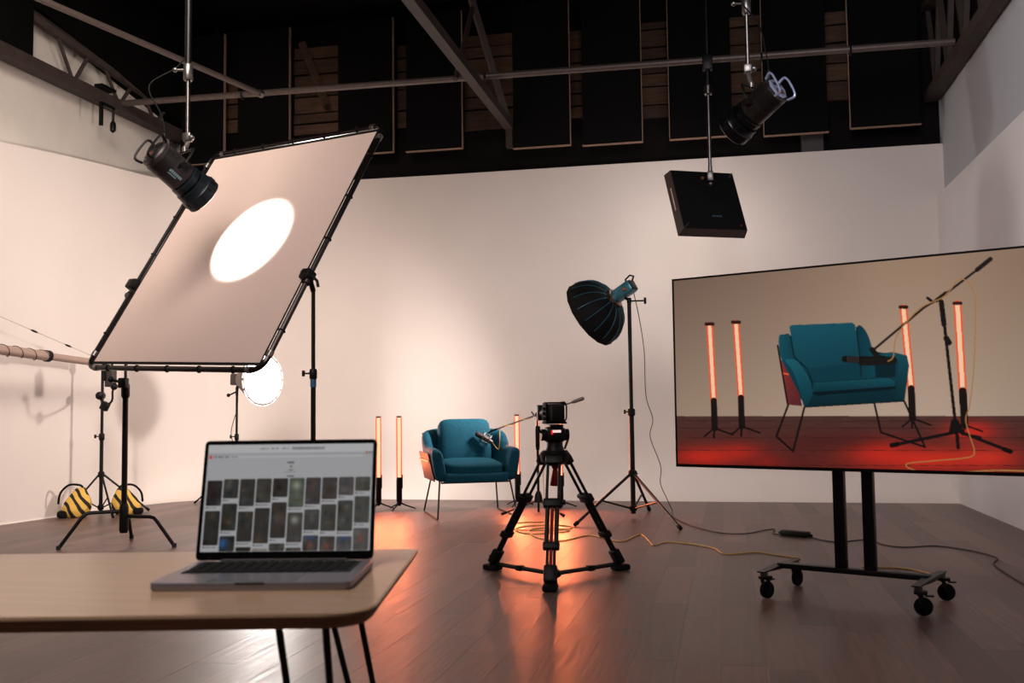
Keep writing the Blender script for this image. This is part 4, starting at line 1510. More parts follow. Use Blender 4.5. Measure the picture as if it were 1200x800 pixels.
# ------------------------------------------------------------------ far left stand with boom pole, sandbags
S2 = Vector((-6.30, 9.21, 0))
light_stand('light_stand', 'thin black light stand against the left wall, between two striped sandbags', (S2.x, S2.y), 0, 0, 0.41, 0.075, 1.50, 0.015, tips=[(-6.50, 8.88), (-5.98, 9.58), (-5.95, 8.90)], collars=(0.36,))
bp = thing('boom_pole', (-6.2, 8.6, 1.55), 'thick tan pole with a cable wound round it, entering from the left', 'pole')
P0, P1 = Vector((-6.43, 7.2, 1.66)), Vector((-6.05, 8.80, 1.575))
POLE = mat('tan_grey_pole', (168, 144, 132), 0.5, var=0.06)
P1 = Vector((-6.30, 9.15, 1.555))
pm = P0.lerp(P1, 0.62)
MB().cyl(P0, pm, 0.047, n=20).build('pole_tube', POLE, bp)
MB().cyl(pm, P1, 0.036, n=20).build('pole_tube', POLE, bp)
d_ = (P1 - P0).normalized()
hx_, hy_, _ = ortho(d_)
pts = []
for i in range(161):
    t_ = i / 160
    a = t_ * math.pi * 2 * 7.2
    sg = 0.050 + 0.010 * max(0, math.sin(a * 0.5)) ** 4
    pts.append(P0.lerp(pm, t_) + (hx_ * math.cos(a) + hy_ * math.sin(a)) * sg)
MB().tube(pts, 0.0035, 5).build('wound_cable', mat('dark_cable', (66, 56, 54), 0.6), bp)
MB().lathe([(0.04, -0.03), (0.056, -0.02), (0.056, 0.02), (0.04, 0.03)], pm, d_, 18).build('collar', BLKP, bp)
MB().lathe([(0.02, -0.07), (0.045, -0.05), (0.045, 0.03), (0.02, 0.05)], Vector((S2.x, S2.y, 1.55)), (0, 0, 1), 16).build('pole_clamp', BLKP, bp)
# guy line with two clips
g0, g1 = Vector((-6.55, 7.3, 2.10)), Vector((-6.35, 9.14, 1.62))
gl = thing('guy_line', g0, 'thin guy line with two small clips running down to the tan pole', 'line')
MB().cyl(g0, g1, 0.0022, n=5).build('line', mat('grey_line', (140, 122, 112), 0.7), gl)
for t_ in (0.56, 0.80):
    p = g0.lerp(g1, t_)
    dd = (g1 - g0).normalized()
    MB().tube([p - dd * 0.05, p - dd * 0.02, p + dd * 0.02, p + dd * 0.05], [0.003, 0.010, 0.010, 0.003], 6).build('clip', BLKP, gl)

# friction arm between that stand and the C-stand, with a small ballast box
fa = thing('friction_arm', (-6.2, 9.0, 1.1), 'black articulated arm with knobs clamped to the thin stand below the frame corner', 'clamp')


def camray(x_, y_, dep):
    return Vector((0, 0, CAM_H)) + (fw + rt * ((x_ - 600) / 1167.0) - up * ((y_ - 400) / 1167.0)) * dep


ap = [S2 + Vector((0.0, -0.03, 1.19)), Vector((-6.16, 9.02, 1.13)), Vector((-6.03, 8.86, 1.11)), Vector((-5.90, 8.78, 1.16)), Vector((-5.88, 8.76, 1.25)), Vector((-5.85, 8.74, 1.30))]
MB().tube(cr(ap, 4), 0.011, 8).build('arm', BLKP, fa)
MB().box(ap[2], (0.075, 0.06, 0.085), Matrix.Rotation(0.5, 3, 'Y'), bev=0.01).build('joint_knob', BLKP, fa)
m_ = MB()
m_.lathe([(0.02, -0.05), (0.042, -0.035), (0.042, 0.035), (0.02, 0.05)], ap[0] + Vector((0, 0, 0.03)), (0.3, -1, 0), 14)
m_.build('clamp', BLKP, fa)
MB().ball(ap[-1], 0.035, 12, 8).build('ball_head', BLKP, fa)
bb = thing('ballast_box', (-6.0, 8.85, 1.32), 'small dark clamp box hanging just below the left corner of the bounce frame', 'clamp')
MB().box((-5.97, 8.86, 1.40), (0.09, 0.08, 0.20), bev=0.01).build('box_body', mat('dark_brown_box', (52, 44, 42), 0.5), bb)
MB().box((-6.01, 8.82, 1.43), (0.03, 0.03, 0.14), bev=0.005).build('jaw', BLKP, bb)
MB().cyl((-5.96, 8.86, 1.50), (-5.96, 8.87, 1.545), 0.012).build('hook', BLK, bb)

# striped sandbags
STR = bpy.data.materials.new('tiger_striped_cloth')
STR.use_nodes = True
nt = STR.node_tree
bs = nt.nodes['Principled BSDF']
tc = nt.nodes.new('ShaderNodeTexCoord')
wv = nt.nodes.new('ShaderNodeTexWave')
wv.wave_type = 'BANDS'
wv.bands_direction = 'DIAGONAL'
wv.inputs['Scale'].default_value = 4.6
wv.inputs['Distortion'].default_value = 3.5
wv.inputs['Detail'].default_value = 1.5
wv.inputs['Detail Scale'].default_value = 1.2
rp = nt.nodes.new('ShaderNodeValToRGB')
rp.color_ramp.interpolation = 'CONSTANT'
rp.color_ramp.elements[0].color = lin((26, 20, 16)) + (1,)
rp.color_ramp.elements[1].color = lin((226, 182, 84)) + (1,)
rp.color_ramp.elements[1].position = 0.36
nt.links.new(tc.outputs['Object'], wv.inputs['Vector'])
nt.links.new(wv.outputs['Fac'], rp.inputs[0])
nt.links.new(rp.outputs[0], bs.inputs['Base Color'])
bs.inputs['Roughness'].default_value = 0.8


def sandbag(c, w_, h_, lean, label):
    c = Vector(c)
    t_ = thing('sandbag', c, label, 'sandbag', 'striped sandbags on the left stand')
    m_ = MB(c, rz(0.5))
    n, mm = 20, 12
    vs, fs = [], []
    for i in range(mm + 1):
        tt = i / mm
        z = h_ * tt
        prof = (0.80 + 0.35 * math.sin(min(1, tt * 3) * math.pi / 2) - 0.15) * (1 - tt ** 2.2 * 0.72)
        if tt == 0:
            prof = 0.7
        for k_ in range(n):
            a = 2 * math.pi * k_ / n
            ca, sa = math.cos(a), math.sin(a)
            rr = prof * (1 + 0.07 * math.sin(3 * a + 5 * tt) + 0.05 * math.sin(5 * a - 7 * tt))
            vs.append((w_ / 2 * rr * ca + lean * tt * w_ * 0.4, w_ * 0.40 * rr * sa, z + 0.002))
    for i in range(mm):
        for k_ in range(n):
            l = (k_ + 1) % n
            fs.append((i * n + k_, i * n + l, (i + 1) * n + l, (i + 1) * n + k_))
    fs.append(tuple(range(n))[::-1])
    fs.append(tuple(mm * n + k_ for k_ in range(n)))
    m_.add(vs, fs)
    m_.build('bag', STR, t_, smooth=80)
    m_ = MB(c, rz(0.5))
    s_ = 1 if lean > 0 else -1
    m_.tube(cr([(-s_ * w_ * 0.50, -0.05, h_ * 0.48), (-s_ * w_ * 0.44, -0.05, h_ * 0.85), (-s_ * w_ * 0.18, -0.04, h_ * 1.12), (s_ * w_ * 0.18, -0.02, h_ * 1.10), (s_ * w_ * 0.28, 0, h_ * 0.95)], 5), 0.011, 8)
    m_.build('strap', RUB, t_)
    m_ = MB(c, rz(0.5))
    m_.box((-s_ * w_ * 0.36, -0.04, h_ * 0.13), (0.10, 0.13, h_ * 0.24), bev=0.025)
    m_.build('black_end', RUB, t_)


sandbag((-6.43, 8.97, 0), 0.29, 0.29, 0.5, 'yellow and black tiger-striped sandbag left of the thin stand')
sandbag((-6.04, 9.28, 0), 0.30, 0.27, -0.4, 'yellow and black tiger-striped sandbag behind the C-stand column')


# ------------------------------------------------------------------ teal armchair
chv = Vector((-2.49, 9.60, 0))
ca = math.radians(26)
CR = rz(ca)
ch = thing('armchair', chv, 'teal velvet armchair with thin black metal legs in front of the back wall', 'armchair')


def cm():
    return MB(chv, CR)


# shell: arms and back as one swept cushion of varying height. local front = -y
pathp = [(-0.335, -0.40), (-0.335, -0.20), (-0.335, 0.05), (-0.325, 0.22), (-0.26, 0.345), (-0.13, 0.385), (0, 0.39), (0.13, 0.385), (0.26, 0.345), (0.325, 0.22), (0.335, 0.05), (0.335, -0.20), (0.335, -0.40)]
hts = [0.660, 0.670, 0.675, 0.80, 0.835, 0.85, 0.855, 0.85, 0.835, 0.80, 0.675, 0.670, 0.660]
PP = cr([(p[0], p[1], h) for p, h in zip(pathp, hts)], 3)
secs_ = []
for i, p in enumerate(PP):
    a, c = PP[max(i - 1, 0)], PP[min(i + 1, len(PP) - 1)]
    d = Vector((c.x - a.x, c.y - a.y, 0)).normalized()
    nin = Vector((d.y, -d.x, 0))          # towards the inside
    if nin.dot(Vector((-p.x, -p.y + 0.0, 0))) < 0 and abs(p.x) < 0.3:
        nin = -nin
    if abs(p.x) >= 0.3:
        nin = Vector((-1 if p.x > 0 else 1, 0, 0)) * 0.9 + nin * 0.1 if abs(nin.x) > 0.3 else nin
    nin.normalize()
    zb_, zt_ = 0.345, p.z
    lean = -nin * 0.055 * ((zt_ - zb_) / 0.33)
    th = 0.055
    base_ = Vector((p.x, p.y, 0))
    sec = []
    for (s_, z_) in [(-1, 0.0), (-1, 0.35), (-1, 0.8), (-0.8, 0.94), (-0.3, 1.0), (0.3, 1.0), (0.8, 0.94), (1, 0.8), (1.0, 0.35), (1, 0.0)]:
        zz = zb_ + (zt_ - zb_) * z_
        # front ends slope back towards the top
        q = base_ + nin * (s_ * th) + lean * z_ + Vector((0, 0, zz))
        if i in (0, len(PP) - 1):
            q += Vector((0, 0.025, 0)) if z_ in (0.0, 1.0) or abs(s_) == 1 else Vector((0, 0, 0))
        sec.append(q)
    secs_.append(sec)
m_ = cm()
m_.loft(secs_)
m_.build('shell', TEAL, ch, smooth=60, sub=1)
cm().box((0, -0.03, 0.385), (0.62, 0.74, 0.095), bev=0.03, seg=3).build('seat_base', TEAL, ch)


def cushion(c, size, rot, name, puff=0.03):
    m_ = cm()
    n = 14
    bmx = bmesh.new()
    bmesh.ops.create_cube(bmx, size=1.0)
    bmesh.ops.subdivide_edges(bmx, edges=bmx.edges[:], cuts=9, use_grid_fill=True)
    vs = []
    for v in bmx.verts:
        x_, y_, z_ = v.co.x * 2, v.co.y * 2, v.co.z * 2
        # superellipsoid rounding
        pw_ = 7.0
        l = (abs(x_) ** pw_ + abs(y_) ** pw_ + abs(z_) ** pw_) ** (1 / pw_)
        mxx = max(abs(x_), abs(y_), abs(z_))
        k_ = mxx / l if l > 0 else 1
        x_, y_, z_ = x_ * k_, y_ * k_, z_ * k_
        p = Vector((x_ * size[0] / 2, y_ * size[1] / 2, z_ * size[2] / 2))
        b_ = (1 - abs(x_) ** 2.5) * (1 - abs(y_) ** 2.5) if size[2] < size[1] else (1 - abs(x_) ** 2.5) * (1 - abs(z_) ** 2.5)
        if size[2] < size[1]:
            p.z += math.copysign(puff * b_, z_) if abs(z_) > 0.3 else 0
        else:
            p.y += math.copysign(puff * b_, y_) if abs(y_) > 0.3 else 0
        vs.append(rot @ p + Vector(c))
    bmx.verts.index_update()
    fs = [tuple(v.index for v in f.verts) for f in bmx.faces]
    bmx.free()
    m_.add(vs, fs)
    return m_.build(name, TEAL, ch, smooth=80)


cushion((0, -0.06, 0.475), (0.56, 0.66, 0.115), Matrix.Rotation(math.radians(3), 3, 'X'), 'seat_cushion', 0.018)
cushion((0, 0.235, 0.70), (0.53, 0.15, 0.47), Matrix.Rotation(math.radians(-13), 3, 'X'), 'back_cushion', 0.03)
LEGM = mat('black_chair_frame', (34, 24, 24), 0.4, 0.4)
for sx in (-1, 1):
    xo, xi = 0.385 * sx, 0.335 * sx
    pts = [(sx * 0.405, 0.36, 0.80), (xi, 0.285, 0.345), (xo, 0.42, 0.012), (xo, 0.40, 0.009), (xo, -0.385, 0.009), (xo, -0.405, 0.012), (xi * 1.03, -0.285, 0.345), (sx * 0.402, -0.36, 0.60)]
    cm().tube(pts, 0.0085, 8).build('leg_frame', LEGM, ch)
cm().cyl((-0.335, -0.30, 0.338), (0.335, -0.30, 0.338), 0.0085).build('cross_bar', LEGM, ch)
cm().cyl((-0.335, 0.285, 0.338), (0.335, 0.285, 0.338), 0.0085).build('cross_bar', LEGM, ch)
for sx in (-1, 1):
    m_ = cm()
    q = [Vector((sx * 0.394, -0.335, 0.355)), Vector((sx * 0.394, 0.29, 0.355)), Vector((sx * 0.44, 0.33, 0.62)), Vector((sx * 0.447, -0.25, 0.62))]
    m_.add(q + [v + Vector((sx * 0.008, 0, 0)) for v in q], [(0, 1, 2, 3), (7, 6, 5, 4), (0, 4, 5, 1), (1, 5, 6, 2), (2, 6, 7, 3), (3, 7, 4, 0)])
    m_.build('side_panel', WOODR, ch, smooth=0)
    m_ = cm()
    m_.box((sx * 0.446, 0.03, 0.545), (0.008, 0.56, 0.016), Matrix.Rotation(0, 3, 'Y'))
    m_.build('strap', mat('tan_leather_strap', (180, 110, 74), 0.5), ch, smooth=0)

# ------------------------------------------------------------------ four standing light tubes
TUBE = mat('glowing_orange_tube', (120, 50, 34), 0.4, emis=(255, 196, 150), estr=1.3)
TUBEE = mat('glowing_red_edge', (120, 24, 14), 0.4, emis=(244, 84, 54), estr=1.0)


def light_tube(c, pw_, label, h0=0.335, h1=0.955, legang=0.4):
    c = Vector((c[0], c[1], 0))
    t_ = thing('light_tube', c, label, 'light tube', 'orange light tubes standing by the armchair')
    tb_ = MB().cyl(c + Vector((0, 0, h0)), c + Vector((0, 0, h1)), 0.019, n=16).build('glowing_tube', TUBE, t_)
    toc = Vector((-c.x, -c.y, 0)).normalized()
    sd = Vector((-toc.y, toc.x, 0))
    for s_ in (-1, 1):
        MB().cyl(c + sd * 0.0215 * s_ + Vector((0, 0, h0)), c + sd * 0.0215 * s_ + Vector((0, 0, h1)), 0.0078, n=8).build('side_rail', TUBEE, t_)
    MB().cyl(c + Vector((0, 0, h1)), c + Vector((0, 0, h1 + 0.018)), 0.026).build('end_cap', mat('dark_red_cap', (70, 28, 20), 0.5), t_)
    MB().lathe([(0.014, 0.04), (0.024, 0.07), (0.030, 0.09), (0.030, 0.30), (0.026, 0.335)], c, (0, 0, 1), 16).build('battery_grip', BLKP, t_)
    MB().cyl(c + Vector((0.033, 0, 0.22)), c + Vector((0.033, 0, 0.36)), 0.006, n=8).build('latch', BLKP, t_)
    for k_ in range(3):
        a = legang + k_ * 2.0944
        tip = c + Vector((0.17 * math.cos(a), 0.17 * math.sin(a), 0.007))
        MB().tube([c + Vector((0, 0, 0.075)), c.lerp(tip, 0.35) + Vector((0, 0, 0.045)), tip], [0.009, 0.008, 0.006], 8).build('leg', BLKP, t_)
    # the light it gives
    for hh in (h0 + 0.12, h0 + 0.33, h0 + 0.54):
        p = c + Vector((0, 0, hh)) + toc * 0.055
        spot('tube_light', p, p + toc + Vector((0, 0, -0.30)), pw_, 124, 0.6, (1.0, 0.19, 0.065), 0.025)


light_tube((-3.565, 9.97), 11, 'standing orange light tube leftmost, right behind the edge of the laptop')
light_tube((-3.345, 9.99), 11, 'standing orange light tube second from left, between laptop and armchair')
light_tube((-2.19, 10.50), 23, 'standing orange light tube behind the right arm of the armchair')
light_tube((-1.70, 10.35), 23, 'standing orange light tube hidden behind the video tripod')

# ------------------------------------------------------------------ microphone stand and microphone
MC = Vector((-1.845, 9.86, 0))
ms = thing('microphone_stand', MC, 'black boom microphone stand between the armchair and the video tripod', 'microphone stand')
MB().cyl(MC + Vector((0, 0, 0.004)), MC + Vector((0, 0, 0.17)), 0.012).build('lower_tube', BLK, ms)
MB().cyl(MC + Vector((0, 0, 0.1)), MC + Vector((0, 0, 0.72)), 0.013).build('column', BLK, ms)
MB().lathe([(0.017, 0.62), (0.022, 0.66), (0.022, 0.82), (0.017, 0.86)], MC, (0, 0, 1), 14).build('grip_sleeve', RUB, ms)
MB().cyl(MC + Vector((0, 0, 0.8)), MC + Vector((0, 0, 0.955)), 0.010).build('column', BLK, ms)
MB().lathe([(0.046, 0.10), (0.036, 0.17), (0.020, 0.21)], MC, (0, 0, 1), 16).build('hub', BLKP, ms)
for (tx, ty) in ((-2.15, 9.55), (-1.53, 9.47), (-1.70, 10.42)):
    tip = Vector((tx, ty, 0.014))
    lg = MB().cyl(MC + Vector((0, 0, 0.12)), tip, 0.009, n=8).build('leg', BLK, ms)
    d = (tip - MC - Vector((0, 0, 0.12))).normalized()
    MB().cyl(tip - d * 0.05, tip + d * 0.004, 0.0135, n=10).build('foot', RUB, lg)
PV = MC + Vector((0, -0.005, 0.972))
BD = (Vector((-1.481, 10.10, 1.138)) - Vector((-2.353, 9.93, 0.836))).normalized()
MB().cyl(PV - BD * 0.44, PV + BD * 0.45, 0.008).build('boom', STEEL, ms)
MB().lathe([(0.008, 0), (0.018, 0.03), (0.020, 0.12), (0.014, 0.14)], PV + BD * 0.36, BD, 14).build('counterweight', mat('grey_counterweight', (110, 98, 96), 0.5, 0.4), ms)
m_ = MB()
m_.lathe([(0.016, -0.03), (0.024, -0.02), (0.024, 0.02), (0.016, 0.03)], PV, (0.2, -1, 0), 14)
m_.cyl(PV - BD * 0.03, PV - BD * 0.04 + Vector((-0.02, 0, 0.045)), 0.007)
m_.build('boom_clamp', BLKP, ms)
MB().cyl(PV - BD * 0.50, PV - BD * 0.43, 0.012, 0.010).build('threaded_end', BLK, ms)
mcn = PV - BD * 0.565 + Vector((0, 0, -0.045))
mi = thing('microphone', mcn, 'microphone in a spider shock mount on the boom end, beside the armchair back', 'microphone')
md_ = Vector((-0.86, -0.2, 0.52)).normalized()
MM = frame(md_)
MICM = mat('grey_brown_microphone', (86, 72, 70), 0.4, 0.6)
MB(mcn, MM).lathe([(0.012, -0.10), (0.022, -0.09), (0.025, -0.02), (0.025, 0.03), (0.0, 0.03)], (0, 0, 0), (0, 1, 0), 18).build('body', MICM, mi)
MB(mcn, MM).lathe([(0.024, 0.03), (0.027, 0.035), (0.027, 0.085), (0.018, 0.10), (0.0, 0.103)], (0, 0, 0), (0, 1, 0), 18).build('grille', mat('mesh_grille', (58, 50, 50), 0.6, 0.7, scale=300, bump=0.5), mi)
for yy in (-0.055, 0.015):
    r_ = MB(mcn, MM).torus((0, yy, 0), (0, 1, 0), 0.058, 0.0045, 24, 6).build('suspension_ring', STEEL, mi)
    for k_ in range(8):
        a = 2 * math.pi * k_ / 8
        b2 = a + 0.5
        MB(mcn, MM).cyl((0.057 * math.cos(a), yy, 0.057 * math.sin(a)), (0.025 * math.cos(b2), yy, 0.025 * math.sin(b2)), 0.0018, n=5).build('elastic_cord', RUB, r_)
for k_ in range(4):
    a = 2 * math.pi * k_ / 4 + 0.5
    MB(mcn, MM).cyl((0.058 * math.cos(a), -0.06, 0.058 * math.sin(a)), (0.058 * math.cos(a), 0.02, 0.058 * math.sin(a)), 0.004, n=6).build('mount_rod', STEEL, mi)
MB().tube([PV - BD * 0.49, PV - BD * 0.52 + Vector((0, 0, -0.01)), mcn - md_ * 0.03 + Vector((0.02, 0, 0.03))], 0.008, 8).build('swivel', BLK, mi)

# ------------------------------------------------------------------ video tripod and camera
HB = Vector((-1.045, 6.16, 0.76))
FT = [Vector((-1.49, 6.36, 0)), Vector((-0.69, 6.46, 0)), Vector((-1.005, 5.70, 0))]
tp = thing('video_tripod', (HB.x, HB.y, 0), 'heavy black video tripod with ground spreader in the middle of the floor', 'tripod')
toC = Vector((-HB.x, -HB.y, 0)).normalized()
RED = mat('dark_red_anodised', (110, 14, 18), 0.3, 0.6)
for i, f in enumerate(FT):
    out = Vector((f.x - HB.x, f.y - HB.y, 0)).normalized()
    sd = Vector((-out.y, out.x, 0))
    top_ = HB + out * 0.075 - Vector((0, 0, 0.03))
    foot = f + Vector((0, 0, 0.06))
    d = (foot - top_)
    dn = d.normalized()
    nrm_ = sd.cross(dn).normalized()
    lrot = Matrix(((sd.x, nrm_.x, dn.x), (sd.y, nrm_.y, dn.y), (sd.z, nrm_.z, dn.z)))
    L0 = d.length
    # upper twin tubes
    lg = MB().cyl(top_ + sd * 0.036, top_ + dn * L0 * 0.40 + sd * 0.036, 0.0095).build('leg', BLK, tp)
    MB().cyl(top_ - sd * 0.036, top_ + dn * L0 * 0.40 - sd * 0.036, 0.0095).build('upper_tube', BLK, lg)
    MB().box(top_ + dn * 0.01, (0.10, 0.05, 0.06), lrot, bev=0.01).build('hinge', BLKP, lg)
    MB().box(top_ + dn * L0 * 0.385, (0.112, 0.050, 0.055), lrot, bev=0.010).build('upper_clamp', BLKP, lg)
    MB().cyl(top_ + dn * L0 * 0.375 + sd * 0.05, top_ + dn * L0 * 0.375 + sd * 0.078, 0.016).build('clamp_lever', BLKP, lg)
    for s_ in (-1, 1):
        MB().cyl(top_ + dn * L0 * 0.40 + sd * 0.029 * s_, top_ + dn * L0 * 0.74 + sd * 0.029 * s_, 0.0135).build('middle_tube', BLK, lg)
    MB().cyl(top_ + dn * L0 * 0.42, top_ + dn * L0 * 0.93, 0.010).build('lower_tube', RED if i == 2 else BLK, lg)
    MB().box(top_ + dn * L0 * 0.735, (0.098, 0.044, 0.045), lrot, bev=0.008).build('lower_clamp', BLKP, lg)
    for s_ in (-1, 1):
        MB().cyl(top_ + dn * L0 * 0.74 + sd * 0.021 * s_, top_ + dn * L0 * 0.96 + sd * 0.021 * s_, 0.0085).build('lower_rod', BLK, lg)
    ft = MB().box(foot - dn * 0.035, (0.078, 0.05, 0.10), lrot, bev=0.01).build('ankle', BLKP, lg)
    m_ = MB()
    m_.box(f + out * 0.01 + Vector((0, 0, 0.020)), (0.085, 0.11, 0.038), rz(math.atan2(out.y, out.x) - math.pi / 2), bev=0.012)
    m_.build('rubber_foot', RUB, ft)
    MB().cyl(f + Vector((0, 0, 0.03)) + sd * 0.03, f + Vector((0, 0, 0.10)) + sd * 0.03, 0.012).build('strap_post', BLKP, ft)
SPc = Vector((-1.035, 6.0, 0.045))
for i, f in enumerate(FT):
    MB().tube([f + Vector((0, 0, 0.042)), SPc], 0.0135, 8).build('spreader_arm', BLK, tp)
    MB().box((f * 0.55 + Vector((SPc.x, SPc.y, 0)) * 0.45) + Vector((0, 0, 0.0435)), (0.05, 0.04, 0.034), rz(math.atan2(f.y - SPc.y, f.x - SPc.x)), bev=0.006).build('spreader_lock', BLKP, tp)
MB().lathe([(0.035, -0.02), (0.045, -0.01), (0.045, 0.015), (0.03, 0.025)], SPc, (0, 0, 1), 16).build('spreader_hub', BLKP, tp)
MB().lathe([(0.055, -0.065), (0.088, -0.05), (0.095, 0.0), (0.078, 0.018), (0.06, 0.02)], HB, (0, 0, 1), 24).build('bowl', BLKP, tp)
MB().lathe([(0.028, -0.05), (0.024, -0.08), (0.014, -0.10)], HB, (0, 0, 1), 16).build('bowl_clamp_stem', RED, tp)
MB().lathe([(0.012, -0.09), (0.017, -0.11), (0.033, -0.185), (0.033, -0.20), (0.0, -0.205)], HB, (0, 0, 1), 18).build('bowl_clamp_handle', RED, tp)
hd = Vector((-0.39, 0.92, 0)).normalized()
HRt = frame(hd)
hp = HB + Vector((0, 0, 0.02))
head = MB(hp, HRt).lathe([(0.060, 0), (0.052, 0.02), (0.050, 0.05), (0.068, 0.06)], (0, 0, 0), (0, 0, 1), 20).build('fluid_head', BLKP, tp)
MB(hp, HRt).box((0, 0, 0.10), (0.125, 0.12, 0.085), bev=0.022).build('head_body', BLKP, head)
MB(hp, HRt).cyl((-0.088, 0, 0.095), (0.088, 0, 0.095), 0.036, n=20).build('drag_dial', BLKP, head)
MB(hp, HRt).box((0, 0.01, 0.150), (0.085, 0.15, 0.018), bev=0.004).build('camera_plate', BLK, head)
MB(hp, HRt).box((0.0, -0.0615, 0.118), (0.054, 0.003, 0.016)).build('level_window', mat('lit_level_window', (240, 220, 216), 0.4, emis=(255, 220, 214), estr=0.7), head, smooth=0)
MB(hp, HRt).box((-0.030, -0.0610, 0.112), (0.012, 0.004, 0.026)).build('red_light', mat('red_light', (200, 20, 30), 0.4, emis=(230, 24, 36), estr=0.8), head, smooth=0)
m_ = MB(hp, HRt)
m_.tube([(-0.08, -0.01, 0.11), (-0.105, -0.03, 0.12), (-0.108, -0.035, 0.15)], 0.009, 8)
m_.build('side_lever', BLKP, head)
m_ = MB(hp, HRt)
m_.tube([(0.08, 0.02, 0.10), (0.11, 0.10, 0.06), (0.13, 0.26, 0.0)], [0.012, 0.009, 0.008], 8)
m_.build('pan_handle', BLK, head)
vc = HB + Vector((0, 0, 0.182))
vcam = thing('video_camera', vc, 'black caged cinema camera seen from behind on the video tripod', 'camera')


def vm():
    return MB(vc, HRt)


vm().box((0, 0.0, 0.070), (0.106, 0.13, 0.112), bev=0.012).build('camera_body', BLKP, vcam)
vm().box((0, -0.085, 0.068), (0.084, 0.045, 0.095), bev=0.008).build('battery', BLKP, vcam)
vm().lathe([(0.040, 0.06), (0.042, 0.07), (0.042, 0.13), (0.046, 0.14), (0.046, 0.19), (0.05, 0.20), (0.05, 0.215), (0.04, 0.215)], (0, 0, 0.068), (0, 1, 0), 24).build('lens', BLKP, vcam)
vm().box((0, 0.235, 0.070), (0.115, 0.045, 0.10), bev=0.006).build('matte_box', BLKP, vcam)
m_ = vm()
m_.tube(cr([(0.045, -0.02, 0.134), (0.066, -0.02, 0.130), (0.074, -0.02, 0.11), (0.074, -0.02, 0.05), (0.068, -0.02, 0.025), (0.052, -0.02, 0.012)], 3), 0.005, 8)
m_.build('side_handle', BLK, vcam)
m_ = vm()
m_.box((0, 0, 0.008), (0.135, 0.11, 0.012), bev=0.003)
m_.box((0, 0, 0.132), (0.12, 0.09, 0.010), bev=0.003)
m_.box((-0.060, 0, 0.066), (0.008, 0.10, 0.13), bev=0.003)
m_.build('cage', RUB, vcam)
m_ = vm()
m_.box((0.060, 0.01, 0.128), (0.026, 0.03, 0.024), bev=0.004)
m_.build('top_clamp', BLKP, vcam)
for zz in (0.035, 0.065, 0.095):
    vm().cyl((-0.066, -0.03, zz), (-0.080, -0.03, zz), 0.010).build('side_knob', RUB, vcam)


# ------------------------------------------------------------------ cables on the floor
def cable(name, pts, r, m, label, k=6, z=None):
    P_ = [Vector((p[0], p[1], (p[2] if len(p) > 2 else r + 0.001))) for p in pts]
    o = MB().tube(cr(P_, k), r, 6).build(name, m, smooth=80)
    return tag(o, label, 'cable')


def fp_(x_, y_, z_=0.006):
    """a point of the floor, noted down by the sight line on which it lies"""
    d = fw + rt * ((x_ - 600) / 1167.0) - up * ((y_ - 400) / 1167.0)
    t_ = (z_ - CAM_H) / d.z
    p = Vector((0, 0, CAM_H)) + d * t_
    return (p.x, p.y, z_)


YEL = mat('yellow_cable_rubber', (208, 168, 92), 0.5)
BCB = mat('black_cable_rubber', (16, 15, 16), 0.55)
coil = [fp_(x_, y_) for x_, y_ in [(637, 611), (612, 612), (595, 615), (600, 620), (630, 621), (662, 620), (670, 617), (650, 615), (618, 616), (604, 620), (618, 625), (650, 624), (668, 621), (640, 618), (620, 621), (626, 628), (642, 632), (662, 633),
                                    (690, 627), (710, 631), (730, 634), (750, 626), (760, 633), (766, 639), (780, 635), (808, 637), (836, 642), (850, 649), (885, 647), (910, 650), (936, 654)]]
cable('yellow_cable', coil, 0.0055, YEL, 'yellow cable coiled under the video tripod and snaking towards the television', 5)
cable('yellow_cable', [fp_(x_, y_) for x_, y_ in [(1010, 664.5), (1024, 664.6), (1045, 664.8), (1064, 666.6), (1078, 669), (1090, 672)]], 0.0055, YEL, 'short stretch of yellow cable on the floor behind the right television column', 5)
cable('black_cable', [fp_(x_, y_) for x_, y_ in [(788, 598), (790, 606), (811, 616), (843, 624), (874, 625), (896, 621), (908, 620), (906, 625), (918, 626)]], 0.0045, BCB, 'thin black cable on the floor between softbox stand and power brick', 5)
cable('black_cable', [fp_(x_, y_) for x_, y_ in [(947, 628), (962, 632.5), (984, 635), (1003, 633), (1021, 632), (1035, 638), (1060, 641), (1095, 639.5), (1125, 643), (1147, 647), (1165, 652), (1169, 655), (1165, 661), (1180, 672), (1200, 684), (1240, 704)]], 0.0050, BCB,
      'black cable running from the power brick past the television to the right edge', 5)
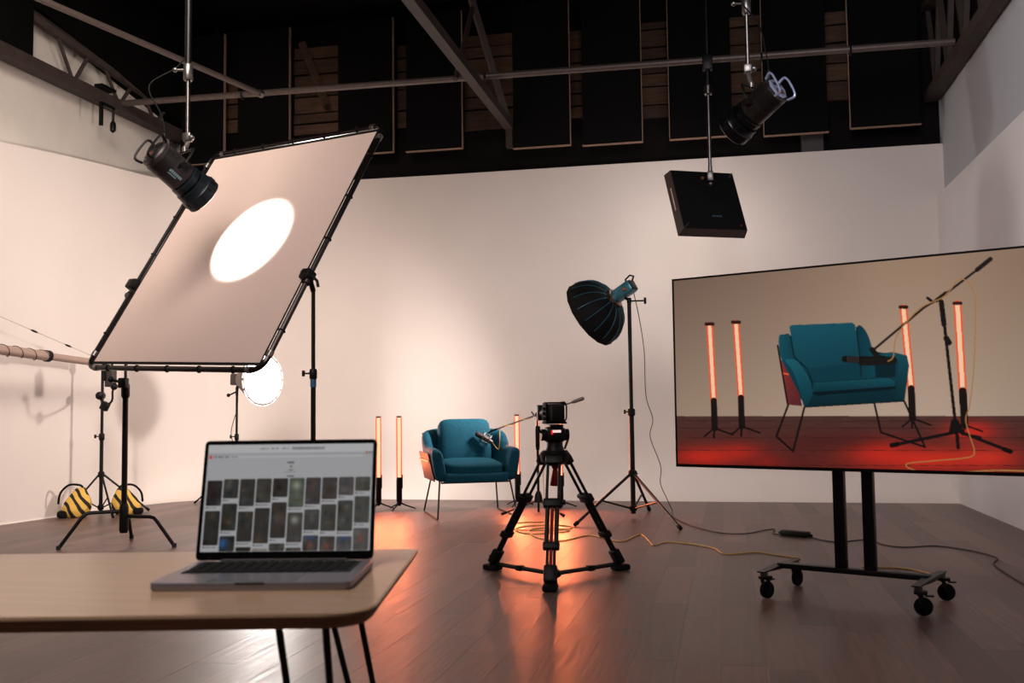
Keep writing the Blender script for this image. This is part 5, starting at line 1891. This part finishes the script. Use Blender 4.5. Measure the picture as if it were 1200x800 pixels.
pa, pb_ = Vector(fp_(917, 627, 0.0)), Vector(fp_(948, 630, 0.0))
d_ = pb_ - pa
MBb = MB((pa + pb_) / 2, rz(math.atan2(d_.y, d_.x)))
pbk = thing('power_brick', (pa + pb_) / 2, 'flat black power brick lying on the floor left of the television columns', 'power supply')
MBb.box((0, 0, 0.024), (d_.length, 0.075, 0.044), bev=0.01)
MBb.build('case', BLKP, pbk)
m_ = MB((pa + pb_) / 2, rz(math.atan2(d_.y, d_.x)))
m_.cyl((-d_.length / 2 - 0.03, 0, 0.02), (-d_.length / 2, 0, 0.02), 0.009)
m_.cyl((d_.length / 2 + 0.03, 0, 0.02), (d_.length / 2, 0, 0.02), 0.009)
m_.build('strain_relief', RUB, pbk)
# cord hanging from the softbox head
hcp = hc - ax * 0.10
drop = [hcp]
for x_, y_ in [(749, 372), (755, 413), (757, 463), (765, 491), (762, 512), (774, 545), (774, 566), (781, 583)]:
    drop.append(camray(x_, y_, 9.62))
drop.append(Vector(fp_(788, 598)))
MB().tube(cr(drop, 6), 0.0042, 6).build('power_cord', BCB, sb, smooth=80)
# microphone cable winding along the boom
mcb = []
for i in range(30):
    t_ = i / 29
    a = t_ * 22
    mcb.append(PV + BD * (-0.40 + 0.62 * t_) + Vector((0, 0.011 * math.cos(a), 0.011 * math.sin(a) - 0.003)))
start = [mcn - md_ * 0.10, mcn - md_ * 0.13 + Vector((0.03, 0, -0.05)), mcn + Vector((0.16, 0, -0.02))]
o = MB().tube(cr(start + mcb, 3), 0.0035, 6).build('yellow_cable', YEL, smooth=80)
tag(o, 'thin yellow cable wound along the microphone boom', 'cable')
o = MB().tube(cr([mcb[-1], PV + BD * 0.2 + Vector((0.03, 0.03, -0.12)), MC + Vector((0.06, 0.05, 0.5)), MC + Vector((0.05, 0.04, 0.2)), MC + Vector((0.08, -0.02, 0.02)), Vector(fp_(637, 611))], 6), 0.0035, 6).build('yellow_cable', YEL, smooth=80)
tag(o, 'thin yellow cable dropping beside the microphone stand column', 'cable')
